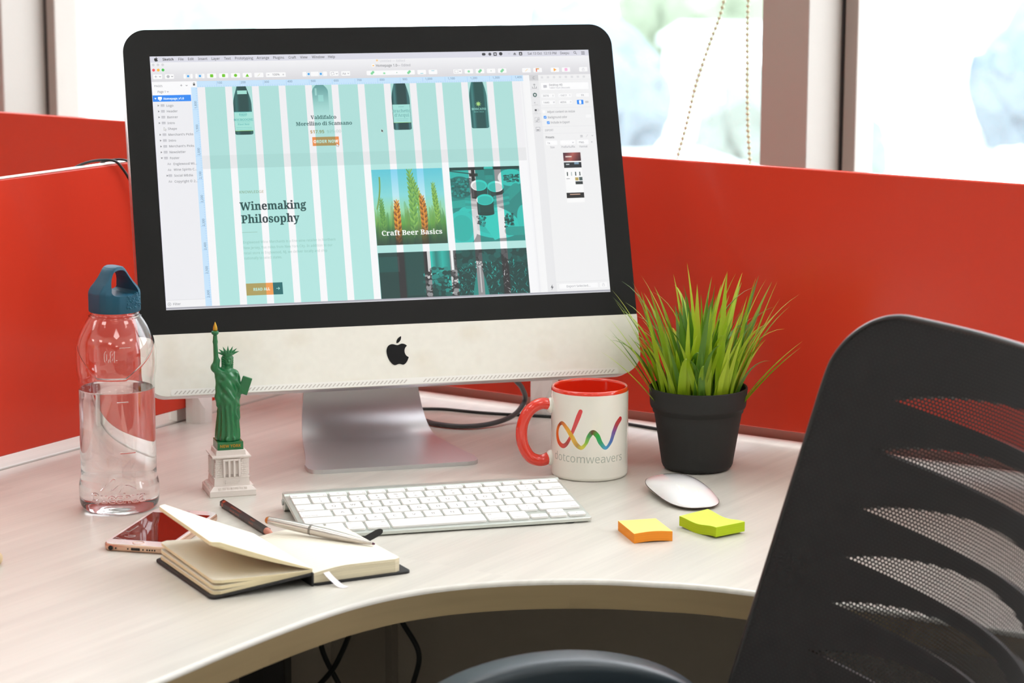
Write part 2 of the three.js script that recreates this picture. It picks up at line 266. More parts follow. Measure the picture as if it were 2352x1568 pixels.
// ---------------------------------------------------------------- monitor
function screenCanvas(c, W, Hh) {
  const sans = 'sans-serif', serif = 'serif';
  const R = (x, y, w, h, col) => { c.fillStyle = col; c.fillRect(x, y, w, h); };
  const RR = (x, y, w, h, r, col, line) => { c.beginPath(); c.roundRect(x, y, w, h, r); c.fillStyle = col; c.fill(); if (line) { c.strokeStyle = line; c.lineWidth = 1; c.stroke(); } };
  const T = (s, x, y, size, col, o = {}) => { c.fillStyle = col; c.font = `${o.w ?? ''} ${size}px ${o.f ?? sans}`; c.textAlign = o.a ?? 'left'; c.textBaseline = 'alphabetic'; const m = c.measureText(s).width; if (o.fit) { c.save(); c.translate(x, y); c.scale(o.fit / m, 1); c.fillText(s, 0, 0); if (o.bold) { c.lineWidth = o.bold; c.strokeStyle = col; c.strokeText(s, 0, 0); } c.restore(); } else { c.fillText(s, x, y); if (o.bold) { c.lineWidth = o.bold; c.strokeStyle = col; c.strokeText(s, x, y); } } };
  const TRI = (x, y, r, col, down) => { c.fillStyle = col; c.beginPath(); if (down) { c.moveTo(x - r, y - r * 0.7); c.lineTo(x + r, y - r * 0.7); c.lineTo(x, y + r * 0.9); } else { c.moveTo(x - r * 0.7, y - r); c.lineTo(x + r * 0.9, y); c.lineTo(x - r * 0.7, y + r); } c.fill(); };
  const CHEV = (x, y, col) => { c.strokeStyle = col; c.lineWidth = 1.8; c.beginPath(); c.moveTo(x - 4, y - 2); c.lineTo(x, y + 2); c.lineTo(x + 4, y - 2); c.stroke(); };
  const PLUS = (x, y, r, col) => { c.strokeStyle = col; c.lineWidth = 1.6; c.beginPath(); c.moveTo(x - r, y); c.lineTo(x + r, y); c.moveTo(x, y - r); c.lineTo(x, y + r); c.stroke(); };
  R(0, 0, W, Hh, '#e9e9ec');
  // canvas area
  R(202, 117, 1548, 1024, '#f1f1f3');
  // page
  R(239, 144, 1427, 997, '#f6f6f8');
  R(204, 144, 1500, 316, '#eeedf0'); R(204, 460, 1500, 61, '#e6e6e8'); R(204, 521, 1500, 620, '#f5f5f7');
  // wine bottles (grey print under the layout columns)
  const bottle = (cx, base, top, w, neck, sh, dark, hi) => {
    c.beginPath(); c.moveTo(cx - neck / 2, top); c.bezierCurveTo(cx - neck / 2 - 2, top + sh * 0.35, cx - w / 2, top + sh * 0.6, cx - w / 2, top + sh);
    c.lineTo(cx - w / 2, base - 8); c.quadraticCurveTo(cx - w / 2, base, cx - w / 2 + 12, base); c.lineTo(cx + w / 2 - 12, base); c.quadraticCurveTo(cx + w / 2, base, cx + w / 2, base - 8);
    c.lineTo(cx + w / 2, top + sh); c.bezierCurveTo(cx + w / 2, top + sh * 0.6, cx + neck / 2 + 2, top + sh * 0.35, cx + neck / 2, top); c.closePath();
    const g = c.createLinearGradient(cx - w / 2, 0, cx + w / 2, 0); g.addColorStop(0, dark); g.addColorStop(0.18, hi); g.addColorStop(0.34, dark); g.addColorStop(0.8, dark); g.addColorStop(0.93, hi); g.addColorStop(1, dark); c.fillStyle = g; c.fill();
  };
  c.save(); c.beginPath(); c.rect(204, 144, 1500, 1000); c.clip();
  bottle(402, 368, 120, 82, 34, 112, '#1c2a30', '#35575c');
  R(382, 164, 44, 17, '#dfeee8'); R(362, 262, 81, 87, '#e3f2ee'); R(362, 349, 81, 2, '#c8d84a'); R(362, 262, 81, 2, '#3aa0b0');
  RR(385, 268, 34, 14, 6, '#e3f2ee', '#4aa6ac'); T('PARENT', 402, 279, 9, '#3c9aa2', { a: 'center' }); T('BOURGOGNE', 402, 304, 14, '#4f9ea4', { a: 'center', f: serif, fit: 0 }); c.fillStyle = '#69aeb4'; c.fillRect(372, 309, 60, 1); T('Pinot Noir', 402, 324, 11, '#6ab0b6', { a: 'center', f: serif }); R(368, 335, 70, 1, '#79b9bd'); R(368, 343, 70, 1, '#79b9bd');
  // pale bottle
  { const g = c.createLinearGradient(0, 144, 0, 290); g.addColorStop(0, 'rgba(90,120,128,0.75)'); g.addColorStop(0.4, 'rgba(140,165,170,0.6)'); g.addColorStop(1, 'rgba(200,225,222,0)'); c.fillStyle = g; c.beginPath(); c.moveTo(723, 290); c.lineTo(723, 178); c.quadraticCurveTo(724, 160, 745, 144); c.lineTo(775, 144); c.quadraticCurveTo(796, 160, 797, 178); c.lineTo(797, 290); c.fill(); R(736, 160, 9, 34, 'rgba(255,255,255,0.55)'); R(750, 192, 24, 30, 'rgba(215,235,235,0.7)'); }
  T('Valdifalco', 768, 304, 23, '#2b3f44', { w: 'bold', f: serif, a: 'center' });
  T('Morellino di Scansano', 768, 333, 23, '#2b3f44', { w: 'bold', f: serif, a: 'center' });
  T('$17.95', 701, 370, 22, '#b99a68', { w: 'bold', fit: 66 }); T('$25.00', 777, 370, 22, '#cdd6d4', { fit: 68 }); R(777, 361, 68, 2, '#cdd6d4');
  R(709, 387, 122, 41, '#ea8a45'); T('ORDER NOW', 770, 415, 19, '#ffffff', { w: 'bold', a: 'center' });
  bottle(1131, 363, 100, 84, 36, 125, '#16222a', '#56707a'); R(1091, 244, 81, 84, '#dfeeee'); R(1091, 328, 81, 2, '#c9d36b');
  T('Brachetto', 1131, 281, 19, '#8aa9ae', { f: serif, a: 'center' }); T("d'Acqui", 1131, 301, 19, '#8aa9ae', { f: serif, a: 'center' }); R(1118, 254, 26, 2, '#9fbcc0'); R(1102, 311, 58, 1, '#9fbcc0'); R(1106, 318, 50, 1, '#9fbcc0');
  bottle(1497, 364, 100, 82, 38, 120, '#15343a', '#4f757a');
  c.fillStyle = '#e8e47a'; c.save(); c.translate(1496, 249); for (let k = 0; k < 8; k++) { c.rotate(Math.PI / 4); c.beginPath(); c.moveTo(-4, 0); c.lineTo(0, -15); c.lineTo(4, 0); c.fill(); } c.restore();
  T('ROSCATO', 1496, 278, 14, '#d8ece8', { w: 'bold', a: 'center', f: serif }); T('ROSSO  DOLCE', 1496, 289, 7, '#bcd8d4', { a: 'center' });
  // text block
  T('KNOWLEDGE', 359, 637, 16, '#b9ac90', { fit: 112 });
  T('Winemaking', 358, 714, 50, '#26343a', { w: 'bold', f: serif, fit: 300, bold: 1.2 }); T('Philosophy', 360, 773, 50, '#26343a', { w: 'bold', f: serif, fit: 263, bold: 1.2 });
  R(360, 814, 69, 2, '#c9c9c0');
  [['Englewood Wine Merchants is a fine wine retailer in Northern', 862, 420], ['New Jersey, five miles from New York City. In addition to our', 887, 404], ['retail store in Englewood, NJ, we deliver locally and ship', 911, 378], ['nationally to select states.', 934, 172]].forEach(([s, y, w]) => T(s, 361, y + 4, 17, '#c9d2d0', { fit: w }));
  R(361, 1047, 122, 54, '#ee9a4e'); R(482, 1047, 43, 54, '#0d5560'); T('READ ALL', 392, 1081, 18, '#ffffff', { w: 'bold', fit: 76 });
  c.strokeStyle = '#ffffff'; c.lineWidth = 2.4; c.beginPath(); c.moveTo(496, 1074); c.lineTo(511, 1074); c.moveTo(505, 1068); c.lineTo(511, 1074); c.lineTo(505, 1080); c.stroke();
  // photograph 1: ears of wheat
  c.save(); c.beginPath(); c.rect(969, 546, 329, 350); c.clip();
  { const g = c.createLinearGradient(0, 546, 0, 896); g.addColorStop(0, '#7fd0ee'); g.addColorStop(0.35, '#b8e6f0'); g.addColorStop(0.55, '#cfe6b8'); g.addColorStop(0.72, '#86a63a'); g.addColorStop(0.88, '#3c5a26'); g.addColorStop(1, '#2c2a22'); c.fillStyle = g; c.fillRect(969, 546, 329, 350); }
  for (let i = 0; i < 70; i++) { const x = 965 + rnd() * 336, h = 60 + rnd() * 130; c.fillStyle = ['rgba(120,150,40,.35)', 'rgba(160,160,50,.3)', 'rgba(70,100,40,.4)', 'rgba(200,150,60,.25)'][i % 4]; c.beginPath(); c.ellipse(x, 900 - h * 0.5, 5 + rnd() * 8, h * 0.6, (rnd() - 0.5) * 0.3, 0, 7); c.fill(); }
  const ear = (x0, y0, x1, y1, wd, c1, c2, bend = 0) => { const n = 15, st = (y1 - y0) / n; for (let i = n - 1; i >= 0; i--) { const t = i / (n - 1), x = x0 + (x1 - x0) * t + bend * Math.sin(t * 3.1), y = y0 + (y1 - y0) * t, s = wd * 0.72 * (0.3 + 0.75 * Math.sin(0.35 + t * 2.3)); for (const q of [-1, 1]) { c.fillStyle = (i + (q > 0)) % 2 ? c1 : c2; c.beginPath(); c.ellipse(x + q * s * 0.42, y, s * 0.26, st * 1.0, q * 0.5, 0, 7); c.fill(); c.fillStyle = 'rgba(30,50,10,0.22)'; c.beginPath(); c.ellipse(x + q * s * 0.3, y + st * 0.5, s * 0.12, st * 0.6, q * 0.5, 0, 7); c.fill(); } c.fillStyle = c1; c.beginPath(); c.ellipse(x, y - st * 0.4, s * 0.2, st * 0.9, 0, 0, 7); c.fill(); } };
  c.strokeStyle = '#a8a040'; c.lineWidth = 7; c.beginPath(); c.moveTo(1003, 580); c.quadraticCurveTo(1006, 650, 982, 730); c.stroke();
  ear(1003, 690, 1008, 860, 22, '#93a53a', '#7c9434'); ear(1074, 700, 1072, 880, 30, '#e0962e', '#9a5420'); ear(1144, 560, 1146, 850, 30, '#b6c14a', '#8da03a', 6); ear(1146, 580, 1188, 760, 26, '#b8c04c', '#94a43c', 8); ear(1192, 680, 1196, 850, 30, '#d98a30', '#8f5a24', 4); ear(1250, 622, 1262, 790, 22, '#c0c440', '#94a034');
  c.strokeStyle = '#7d8f38'; c.lineWidth = 3; c.beginPath(); c.moveTo(1172, 730); c.lineTo(1180, 890); c.stroke();
  { const g = c.createLinearGradient(0, 800, 0, 896); g.addColorStop(0, 'rgba(40,34,26,0)'); g.addColorStop(1, 'rgba(40,32,26,0.85)'); c.fillStyle = g; c.fillRect(969, 800, 329, 96); }
  c.restore();
  // photograph 2: three beer glasses meeting above plates (black and white)
  c.save(); c.beginPath(); c.rect(1333, 546, 331, 350); c.clip();
  R(1333, 546, 331, 350, '#8d8d8f'); R(1333, 546, 331, 14, '#1d1d20'); R(1333, 560, 120, 40, '#c9c9cb'); c.strokeStyle = '#3a3a3c'; c.lineWidth = 5; c.beginPath(); c.moveTo(1333, 562); c.lineTo(1450, 580); c.moveTo(1333, 600); c.lineTo(1430, 600); c.stroke(); R(1434, 552, 16, 60, '#1b1b1d'); R(1424, 576, 40, 14, '#1b1b1d');
  const E = (x, y, a, b, col, r = 0) => { c.fillStyle = col; c.beginPath(); c.ellipse(x, y, a, b, r, 0, 7); c.fill(); };
  E(1375, 640, 62, 52, '#6d6d70'); for (let i = 0; i < 90; i++) E(1330 + rnd() * 90, 600 + rnd() * 80, 3 + rnd() * 5, 3 + rnd() * 4, rnd() > 0.5 ? '#4d4d50' : '#a0a0a2');
  E(1620, 600, 62, 40, '#dcdcdd'); for (let i = 0; i < 50; i++) E(1590 + rnd() * 66, 585 + rnd() * 34, 4 + rnd() * 4, 4, rnd() > 0.4 ? '#3f3f42' : '#8c8c8e');
  R(1500, 546, 34, 60, '#9a9a9c'); E(1517, 552, 22, 10, '#d6d6d8'); R(1496, 556, 42, 30, '#78787b');
  E(1500, 800, 150, 76, '#e2e2e3', 0.25); E(1505, 804, 118, 56, '#cfcfd1', 0.25); E(1372, 830, 70, 82, '#dededf'); E(1372, 830, 52, 62, '#cacacc'); E(1664, 790, 30, 60, '#d9d9da');
  c.fillStyle = '#e9e9ea'; c.beginPath(); c.moveTo(1450, 780); c.lineTo(1580, 750); c.lineTo(1600, 860); c.lineTo(1520, 890); c.closePath(); c.fill();
  for (let i = 0; i < 40; i++) E(1445 + rnd() * 40, 765 + rnd() * 60, 5, 4, rnd() > 0.5 ? '#44474a' : '#9b9b9d'); for (let i = 0; i < 40; i++) E(1575 + rnd() * 40, 770 + rnd() * 60, 6, 5, rnd() > 0.5 ? '#333' : '#6f6f72');
  const glass = (x, y, w, h) => { R(x - w / 2, y, w, h, '#2c2a2c'); c.fillStyle = 'rgba(255,255,255,.14)'; c.fillRect(x - w / 2 + 4, y, 8, h); E(x, y + h, w / 2, 9, '#242224'); E(x, y, w / 2 + 2, 26, '#f0f0f0'); E(x, y + 3, w / 2 - 5, 20, '#cfcdce'); };
  glass(1466, 632, 74, 60); glass(1544, 640, 74, 50); 
  c.strokeStyle = '#b9b7b8'; c.lineWidth = 34; c.lineCap = 'round'; c.beginPath(); c.moveTo(1330, 720); c.lineTo(1420, 712); c.stroke(); c.lineWidth = 13; for (let i = 0; i < 4; i++) { c.strokeStyle = i % 2 ? '#c6c4c5' : '#a9a7a8'; c.beginPath(); c.moveTo(1400, 694 + i * 13); c.lineTo(1450, 702 + i * 12); c.stroke(); }
  c.strokeStyle = '#a5a3a4'; c.lineWidth = 46; c.beginPath(); c.moveTo(1640, 650); c.lineTo(1590, 692); c.stroke(); c.lineWidth = 13; for (let i = 0; i < 4; i++) { c.strokeStyle = i % 2 ? '#bcbabb' : '#98969a'; c.beginPath(); c.moveTo(1598, 680 + i * 13); c.lineTo(1535, 690 + i * 14); c.stroke(); }
  glass(1489, 700, 78, 66); c.strokeStyle = '#a8a6a7'; c.lineWidth = 40; c.beginPath(); c.moveTo(1680, 850); c.lineTo(1590, 850); c.stroke();
  c.restore();
  // photograph 3: a street window and a bottle among leaves (black and white)
  c.save(); c.beginPath(); c.rect(970, 931, 695, 212); c.clip();
  R(970, 931, 695, 212, '#232327'); R(970, 950, 95, 70, '#3c3d40'); R(1095, 931, 90, 200, '#303134'); R(1196, 931, 18, 110, '#d4d4d4');
  { const g = c.createLinearGradient(1214, 0, 1330, 0); g.addColorStop(0, '#e8e8e8'); g.addColorStop(0.2, '#77787a'); g.addColorStop(0.45, '#cfcfcf'); g.addColorStop(1, '#4d4e50'); c.fillStyle = g; c.fillRect(1214, 931, 118, 100); }
  R(1306, 931, 12, 90, '#efefef');
  for (let i = 0; i < 120; i++) E(1180 + rnd() * 150, 1010 + rnd() * 130, 5 + rnd() * 10, 4 + rnd() * 8, ['#2a2b2d', '#4b4c4e', '#8d8e90', '#c8c8c8'][Math.floor(rnd() * 3.4)]);
  for (let i = 0; i < 60; i++) E(1330 + rnd() * 335, 935 + rnd() * 70, 10 + rnd() * 12, 8 + rnd() * 12, ['#26272a', '#3a3b3e', '#505154'][i % 3]);
  for (let i = 0; i < 420; i++) { const x = 1325 + rnd() * 340, y = 995 + rnd() * 150; c.fillStyle = ['#333437', '#626365', '#96979a', '#c9c9ca', '#f0f0f0'][Math.floor(rnd() * 4.8)]; c.beginPath(); const a = rnd() * 6.3, L = 8 + rnd() * 16; c.moveTo(x, y); c.lineTo(x + Math.cos(a) * L - Math.sin(a) * 4, y + Math.sin(a) * L * 0.7); c.lineTo(x + Math.cos(a) * L * 1.5, y + Math.sin(a) * L); c.closePath(); c.fill(); }
  c.fillStyle = '#8b8b8d'; c.beginPath(); c.moveTo(1424, 1000); c.lineTo(1446, 1000); c.bezierCurveTo(1450, 1050, 1466, 1070, 1474, 1143); c.lineTo(1398, 1143); c.bezierCurveTo(1408, 1070, 1424, 1050, 1424, 1000); c.fill(); for (let i = 0; i < 60; i++) E(1420 + rnd() * 30, 985 + rnd() * 34, 3, 3, rnd() > 0.4 ? '#d8d8d8' : '#77777a');
  R(1436, 1010, 5, 120, '#c9c9cb');
  c.restore();
  c.restore();
  // layout columns over everything on the page
  for (let k = 0; k < 12; k++) {
    const x = 239 + k * 121.45;
    c.save(); c.beginPath(); c.rect(x, 144, 90, 997); c.clip();
    for (const q of [[1333, 546, 331, 350], [970, 931, 695, 212]]) { c.globalCompositeOperation = 'multiply'; c.fillStyle = '#3ce6e0'; c.fillRect(...q); }
    c.fillStyle = '#ebfffb'; c.fillRect(x, 144, 90, 997); c.globalCompositeOperation = 'source-over'; c.fillStyle = 'rgba(0,160,142,0.22)'; c.fillRect(x, 144, 90, 997); c.restore();
  }
  T('Craft Beer Basics', 1135, 852, 33, '#ffffff', { w: 'bold', f: serif, a: 'center' });
  // pointers
  const arrow = (x, y, col, line) => { c.beginPath(); c.moveTo(x, y); c.lineTo(x, y + 15); c.lineTo(x + 4, y + 11.5); c.lineTo(x + 7, y + 17); c.lineTo(x + 9, y + 16); c.lineTo(x + 6.5, y + 10.5); c.lineTo(x + 11, y + 10.5); c.closePath(); c.fillStyle = col; c.fill(); c.strokeStyle = line; c.lineWidth = 1; c.stroke(); };
  arrow(1030, 357, '#222', '#fff'); arrow(818, 418, '#fff', '#555');
  // rulers
  R(202, 117, 1518, 28, '#c5e2fa'); R(176, 145, 28, 996, '#c5e2fa'); R(176, 117, 27, 28, '#f4f4f6'); c.strokeStyle = '#9cc6ea'; c.lineWidth = 1.3; c.beginPath();
  for (let k = 0; k <= 142; k++) { const x = 208 + k * 10.56; if (x > 1718) break; c.moveTo(x, 144); c.lineTo(x, k % 10 === 8 ? 119 : 138); }
  for (let k = 0; k < 94; k++) { const y = 152 + k * 10.66; if (y > 1138) break; c.moveTo(203, y); c.lineTo(k % 10 === 9 ? 178 : 196, y); } c.stroke();
  for (let k = 1; k <= 14; k++) T(k < 10 ? String(k * 100) : '1,' + k % 10 + '00', 188 + k * 106.6, 131, 14, '#6f8ea6');
  for (let k = 0; k < 9; k++) { c.save(); c.translate(196, 243 + k * 107.5); c.rotate(-Math.PI / 2); T((18 + k) / 10 >= 2 ? `2,${k - 2}00` : `1,${8 + k}00`, 0, 0, 14, '#5f7f98'); c.restore(); }
  R(186, 128, 9, 9, '#555'); c.strokeStyle = '#555'; c.lineWidth = 1.6; c.beginPath(); c.arc(190.5, 127, 3, Math.PI, 0); c.stroke();
  // menu bar
  R(0, 0, W, 28, '#d9d9e4'); c.fillStyle = '#1a1a1a';
  c.save(); c.translate(28, 14); c.scale(0.62, 0.62); applePath(c); c.fill(); c.restore();
  T('Sketch', 57, 20, 16, '#1a1a1a', { w: 'bold', fit: 50 }); [['File', 127], ['Edit', 170], ['Insert', 216], ['Layer', 276], ['Text', 334], ['Prototyping', 382], ['Arrange', 482], ['Plugins', 556], ['Craft', 627], ['View', 681], ['Window', 735], ['Help', 809]].forEach(([s, x]) => T(s, x, 19.5, 16, '#333338'));
  T('Sat 13 Oct  12:13 PM', 1752, 20, 16, '#4a4a52', { fit: 141 }); T('Deepu', 1909, 20, 16, '#4a4a52', { fit: 45 });
  c.strokeStyle = '#55555c'; c.lineWidth = 1.8; c.beginPath(); c.arc(1981, 12, 5, 0, 7); c.moveTo(1985, 16); c.lineTo(1990, 21); c.stroke(); for (let i = 0; i < 3; i++) R(2012, 8 + i * 6, 17, 2.4, '#55555c');
  RR(1533, 8, 17, 12, 5, '#3a3a40'); c.beginPath(); c.arc(1571, 14, 7, 0, 7); c.fillStyle = '#4a4a52'; c.fill(); RR(1588, 6, 16, 16, 3, '#33333a'); c.fillStyle = '#2a2a30'; c.beginPath(); c.arc(1623, 13, 8, 0, 7); c.fill(); { c.fillStyle = '#55555c'; c.beginPath(); c.moveTo(1690, 8); c.lineTo(1697, 16); c.lineTo(1683, 16); c.fill(); R(1683, 18, 14, 2, '#55555c'); }; RR(1711, 6, 15, 16, 3, '#2c2c32'); T('A', 1718.5, 19, 13, '#e8e8ee', { w: 'bold', a: 'center' }); RR(1592, 10, 8, 8, 2, '#d9d9e4');
  c.strokeStyle = '#c2c2cc'; c.lineWidth = 2; c.beginPath(); c.arc(1663, 20, 9, -2.3, -0.85); c.moveTo(1659, 17); c.arc(1663, 20, 5, -2.3, -0.85); c.stroke();
  // window title and toolbar
  { const g = c.createLinearGradient(0, 28, 0, 117); g.addColorStop(0, '#efeff2'); g.addColorStop(0.25, '#ebebee'); g.addColorStop(1, '#d8d7db'); c.fillStyle = g; c.fillRect(0, 28, W, 89); }
  for (let i = 0; i < 3; i++) { c.fillStyle = '#d2d2d6'; c.beginPath(); c.arc(14 + i * 21, 39, 6, 0, 7); c.fill(); c.fillStyle = ['#f2525a', '#f7b733', '#35c13f'][i]; c.beginPath(); c.arc(14 + i * 21, 63, 6.4, 0, 7); c.fill(); }
  T('Untitled — Edited', 1048, 43, 15, '#cfcfd4'); T('Homepage 1.0 ', 1028, 65, 15.5, '#6a6a70'); T('— Edited', 1128, 65, 15.5, '#a9a9b0'); RR(1010, 52, 12, 14, 2, '#fdfdfd'); RR(1013, 56, 7, 6, 2, '#f3b04a'); RR(1031, 31, 9, 8, 2, '#f3c98a');
  const B = (x, w, f) => { RR(x, 82, w, 23, 4, '#f8f8f9', '#d5d5d9'); if (f) f(x + w / 2, 93.5); };
  const sq = (col) => (x, y) => RR(x - 7, y - 7, 14, 14, 2, col);
  const sel = (x, y) => { R(x - 5, y - 5, 10, 10, '#4aa3e8'); c.strokeStyle = '#8d98a5'; c.lineWidth = 1.3; c.setLineDash([3, 3]); c.strokeRect(x - 9, y - 9, 18, 18); c.setLineDash([]); };
  B(9, 42, (x, y) => { PLUS(x - 8, y, 6, '#8a8a90'); CHEV(x + 11, y, '#77777c'); }); B(62, 42, (x, y) => { c.fillStyle = '#b8b8be'; c.beginPath(); c.arc(x - 6, y, 7, 0, 7); c.fill(); CHEV(x + 12, y, '#77777c'); });
  B(145, 43, sel); B(198, 43, sel); B(251, 43, sq('#6cc51a')); B(305, 43, (x, y) => RR(x - 7, y - 7, 14, 14, 4, '#6cc51a')); B(359, 43, (x, y) => { c.fillStyle = '#6cc51a'; c.beginPath(); c.arc(x, y, 7, 0, 7); c.fill(); }); B(412, 43, (x, y) => { c.fillStyle = '#6cc51a'; c.beginPath(); c.moveTo(x, y - 7); c.lineTo(x + 8, y + 7); c.lineTo(x - 8, y + 7); c.fill(); }); B(465, 43, (x, y) => { c.strokeStyle = '#cfd0b8'; c.lineWidth = 2; c.beginPath(); c.moveTo(x - 6, y + 6); c.lineTo(x + 6, y - 6); c.stroke(); });
  B(518, 92, (x, y) => { T('100%', x, y + 5, 14, '#8a8a90', { a: 'center' }); R(x - 38, y - 1, 8, 2, '#9a9aa0'); PLUS(x + 34, y, 4, '#9a9aa0'); });
  B(685, 115, (x, y) => { sel(x - 28, y); sel(x + 28, y); }); B(811, 42, (x, y) => { c.strokeStyle = '#9a9aa0'; c.lineWidth = 1.8; c.setLineDash([7, 4]); c.beginPath(); c.arc(x - 7, y, 7, 0, 7); c.stroke(); c.setLineDash([]); CHEV(x + 12, y, '#9a9aa0'); }); B(864, 43, (x, y) => { T('Aa', x - 7, y + 5, 15, '#9a9aa0', { a: 'center' }); CHEV(x + 12, y, '#9a9aa0'); });
  const blob = (x, y) => { c.fillStyle = '#7fd39a'; c.beginPath(); c.arc(x - 3, y + 3, 6, 0, 7); c.arc(x + 3, y - 3, 6, 0, 7); c.fill(); };
  RR(982, 82, 227, 23, 4, '#f8f8f9', '#d5d5d9'); blob(1010, 93); RR(1060, 92, 10, 8, 3, '#8fdca6'); R(1122, 92, 4, 4, '#8fb6a0'); blob(1181, 93); B(1220, 42, (x, y) => R(x - 7, y + 5, 14, 2.5, '#79c6d6')); B(1273, 42, (x, y) => R(x - 7, y - 7, 14, 2.5, '#79c6d6'));
  B(1390, 42, (x, y) => { c.strokeStyle = '#a8a8ae'; c.strokeRect(x - 14, y - 7, 16, 13); TRI(x + 11, y, 4, '#9a9aa0', true); }); B(1443, 42, (x, y) => RR(x - 6, y - 4, 11, 10, 4, '#8fdca6')); B(1496, 42, blob); B(1549, 42, (x, y) => R(x - 2, y - 2, 4, 4, '#9bb9a8')); B(1602, 42, blob);
  B(1718, 43, (x, y) => { c.strokeStyle = '#f0cf9a'; c.lineWidth = 2.5; c.beginPath(); c.moveTo(x - 6, y + 5); c.lineTo(x + 6, y - 5); c.stroke(); }); B(1772, 43, (x, y) => { R(x - 8, y - 8, 15, 5, '#e0a040'); R(x - 8, y - 8, 5, 16, '#e0705a'); }); B(1856, 42, (x, y) => { c.fillStyle = '#f6a63a'; c.beginPath(); c.moveTo(x - 6, y - 8); c.lineTo(x + 8, y); c.lineTo(x - 6, y + 8); c.fill(); }); B(1910, 42, (x, y) => RR(x - 7, y - 7, 14, 14, 3, '#f5b8dc')); B(1994, 42, (x, y) => { c.strokeStyle = '#c9c9cf'; c.lineWidth = 1.6; c.strokeRect(x - 5, y - 2, 10, 9); c.beginPath(); c.moveTo(x, y + 3); c.lineTo(x, y - 9); c.stroke(); });
  // left sidebar
  R(0, 117, 176, 1024, '#ebebef'); R(0, 117, 176, 62, '#f7f7f9'); T('PAGES', 12, 141, 13, '#8d8d93', { fit: 37 }); { PLUS(133, 135, 5, '#77777c'); CHEV(157, 136, '#77777c'); }; T('Page 1', 25, 168, 15, '#6d6d73', { fit: 38 }); CHEV(71, 163, '#8d8d93');
  R(0, 179, 173, 29, '#1f86f2'); T('Homepage_v1.0', 49, 200, 15, '#ffffff', { w: 'bold', fit: 92 }); TRI(14, 194, 5, '#fff', true); RR(25, 186, 18, 13, 3, '#ffffff'); RR(30, 200, 9, 4, 2, '#ffffff');
  [['Logo', 1], ['Header', 1], ['Banner', 1], ['Intro', 1], ['Shape', 0], ["Merchant's Picks", 1], ['Intro', 1], ["Merchant's Picks", 1], ['Newsletter', 1], ['Footer', 2], ['Englewood Wi...', 3], ['Wine Spirits C...', 3], ['Social MEdia', 4], ['Copyright © 2...', 3]].forEach(([s, k], i) => {
    const y = 226 + i * 26.7; const dx = k > 2 ? 14 : 0; T(s, 60 + dx, y + 5.5, 15, '#808086');
    if (k === 1 || k === 4) TRI(25 + dx * 1.4, y, 4.4, '#77777c'); if (k === 2) TRI(25, y, 4.4, '#77777c', true); if (k === 3) T('Aa', 48, y + 5, 14, '#9a9aa0'); if (k === 1 || k === 2 || k === 4) { RR(35 + dx, y - 6, 17, 12, 2, '#c9c9cf'); R(35 + dx, y - 3, 17, 1.4, '#aeaeb4'); } if (k === 0) arrow(43, y - 7, '#eee', '#888');
  });
  R(0, 1107, 176, 2, '#dcdce0'); R(0, 1109, 176, 32, '#f1f1f3'); T('Filter', 32, 1131, 15, '#8a8a90'); c.strokeStyle = '#9a9aa0'; c.lineWidth = 1.5; c.beginPath(); c.arc(16, 1126, 7, 0, 7); c.stroke(); TRI(16, 1126, 3, '#8a8a90', true);
  // right side: icon column and inspector
  R(1720, 117, 30, 1024, '#f4f4f5'); R(1712, 146, 1.5, 995, '#e1e1e4'); R(1750, 117, 43, 1024, '#e7e7e9'); R(1750, 117, 43, 26, '#cfcfd2'); T('C', 1771, 137, 18, '#a2a2a8', { w: 'bold', a: 'center' });
  c.strokeStyle = '#8d8d93'; c.lineWidth = 2; c.beginPath(); c.moveTo(1761, 172); c.lineTo(1761, 180); c.lineTo(1781, 180); c.lineTo(1781, 172); c.moveTo(1771, 176); c.lineTo(1771, 160); c.moveTo(1766, 165); c.lineTo(1771, 160); c.lineTo(1776, 165); c.stroke();
  c.strokeStyle = '#4c6a66'; c.lineWidth = 5; c.beginPath(); for (let k = 0; k < 7; k++) { const a = k * Math.PI / 3 + Math.PI / 6; c.lineTo(1770 + 8 * Math.cos(a), 212 + 8 * Math.sin(a)); } c.stroke();
  R(1763, 246, 6, 6, '#c2c2c6'); R(1763, 257, 18, 3, '#d6d6d8'); R(1763, 280, 9, 9, '#4c4c52'); c.strokeStyle = '#c8c8cc'; c.lineWidth = 1.5; c.strokeRect(1774, 280, 9, 8); c.strokeRect(1763, 293, 9, 9);
  c.strokeStyle = '#9a9aa0'; c.lineWidth = 2; c.setLineDash([4, 4]); c.strokeRect(1760, 320, 22, 22); c.setLineDash([]); c.beginPath(); c.moveTo(1765, 338); c.lineTo(1775, 325); c.lineTo(1779, 329); c.lineTo(1769, 340); c.closePath(); c.stroke(); c.strokeStyle = '#b4b4ba'; c.strokeRect(1761, 366, 19, 19); R(1764, 376, 12, 6, '#8d8d93');
  for (let k = 0; k < 7; k++) R(1750, 186 + k * 39 - 41, 43, 1.2, '#d6d6d9');
  R(1793, 117, 255, 1024, '#eeeeef'); R(1793, 141, 255, 1.2, '#e2e2e5'); for (let k = 0; k < 8; k++) RR(1806 + k * 29, 124, 11, 10, 2, '#dcdcdf');
  RR(1802, 155, 232, 35, 4, '#fafafb', '#e2e2e5'); T('Desktop HD', 1842, 171, 14.5, '#7b7b82', { fit: 66 }); T('1440×1024 (Resized)', 1842, 184, 11.5, '#b0b0b6', { fit: 100 }); RR(1814, 166, 17, 13, 2, '#c2c2c8');
  const box_ = (x, y, w, s, k) => { RR(x, y, w, 20, 3, '#f9f9fa', '#e6e6e9'); T(s, x + 7, y + 15, 13.5, '#8a8a90'); T(k, x + w - 12, y + 14, 10, '#a8a8ae'); };
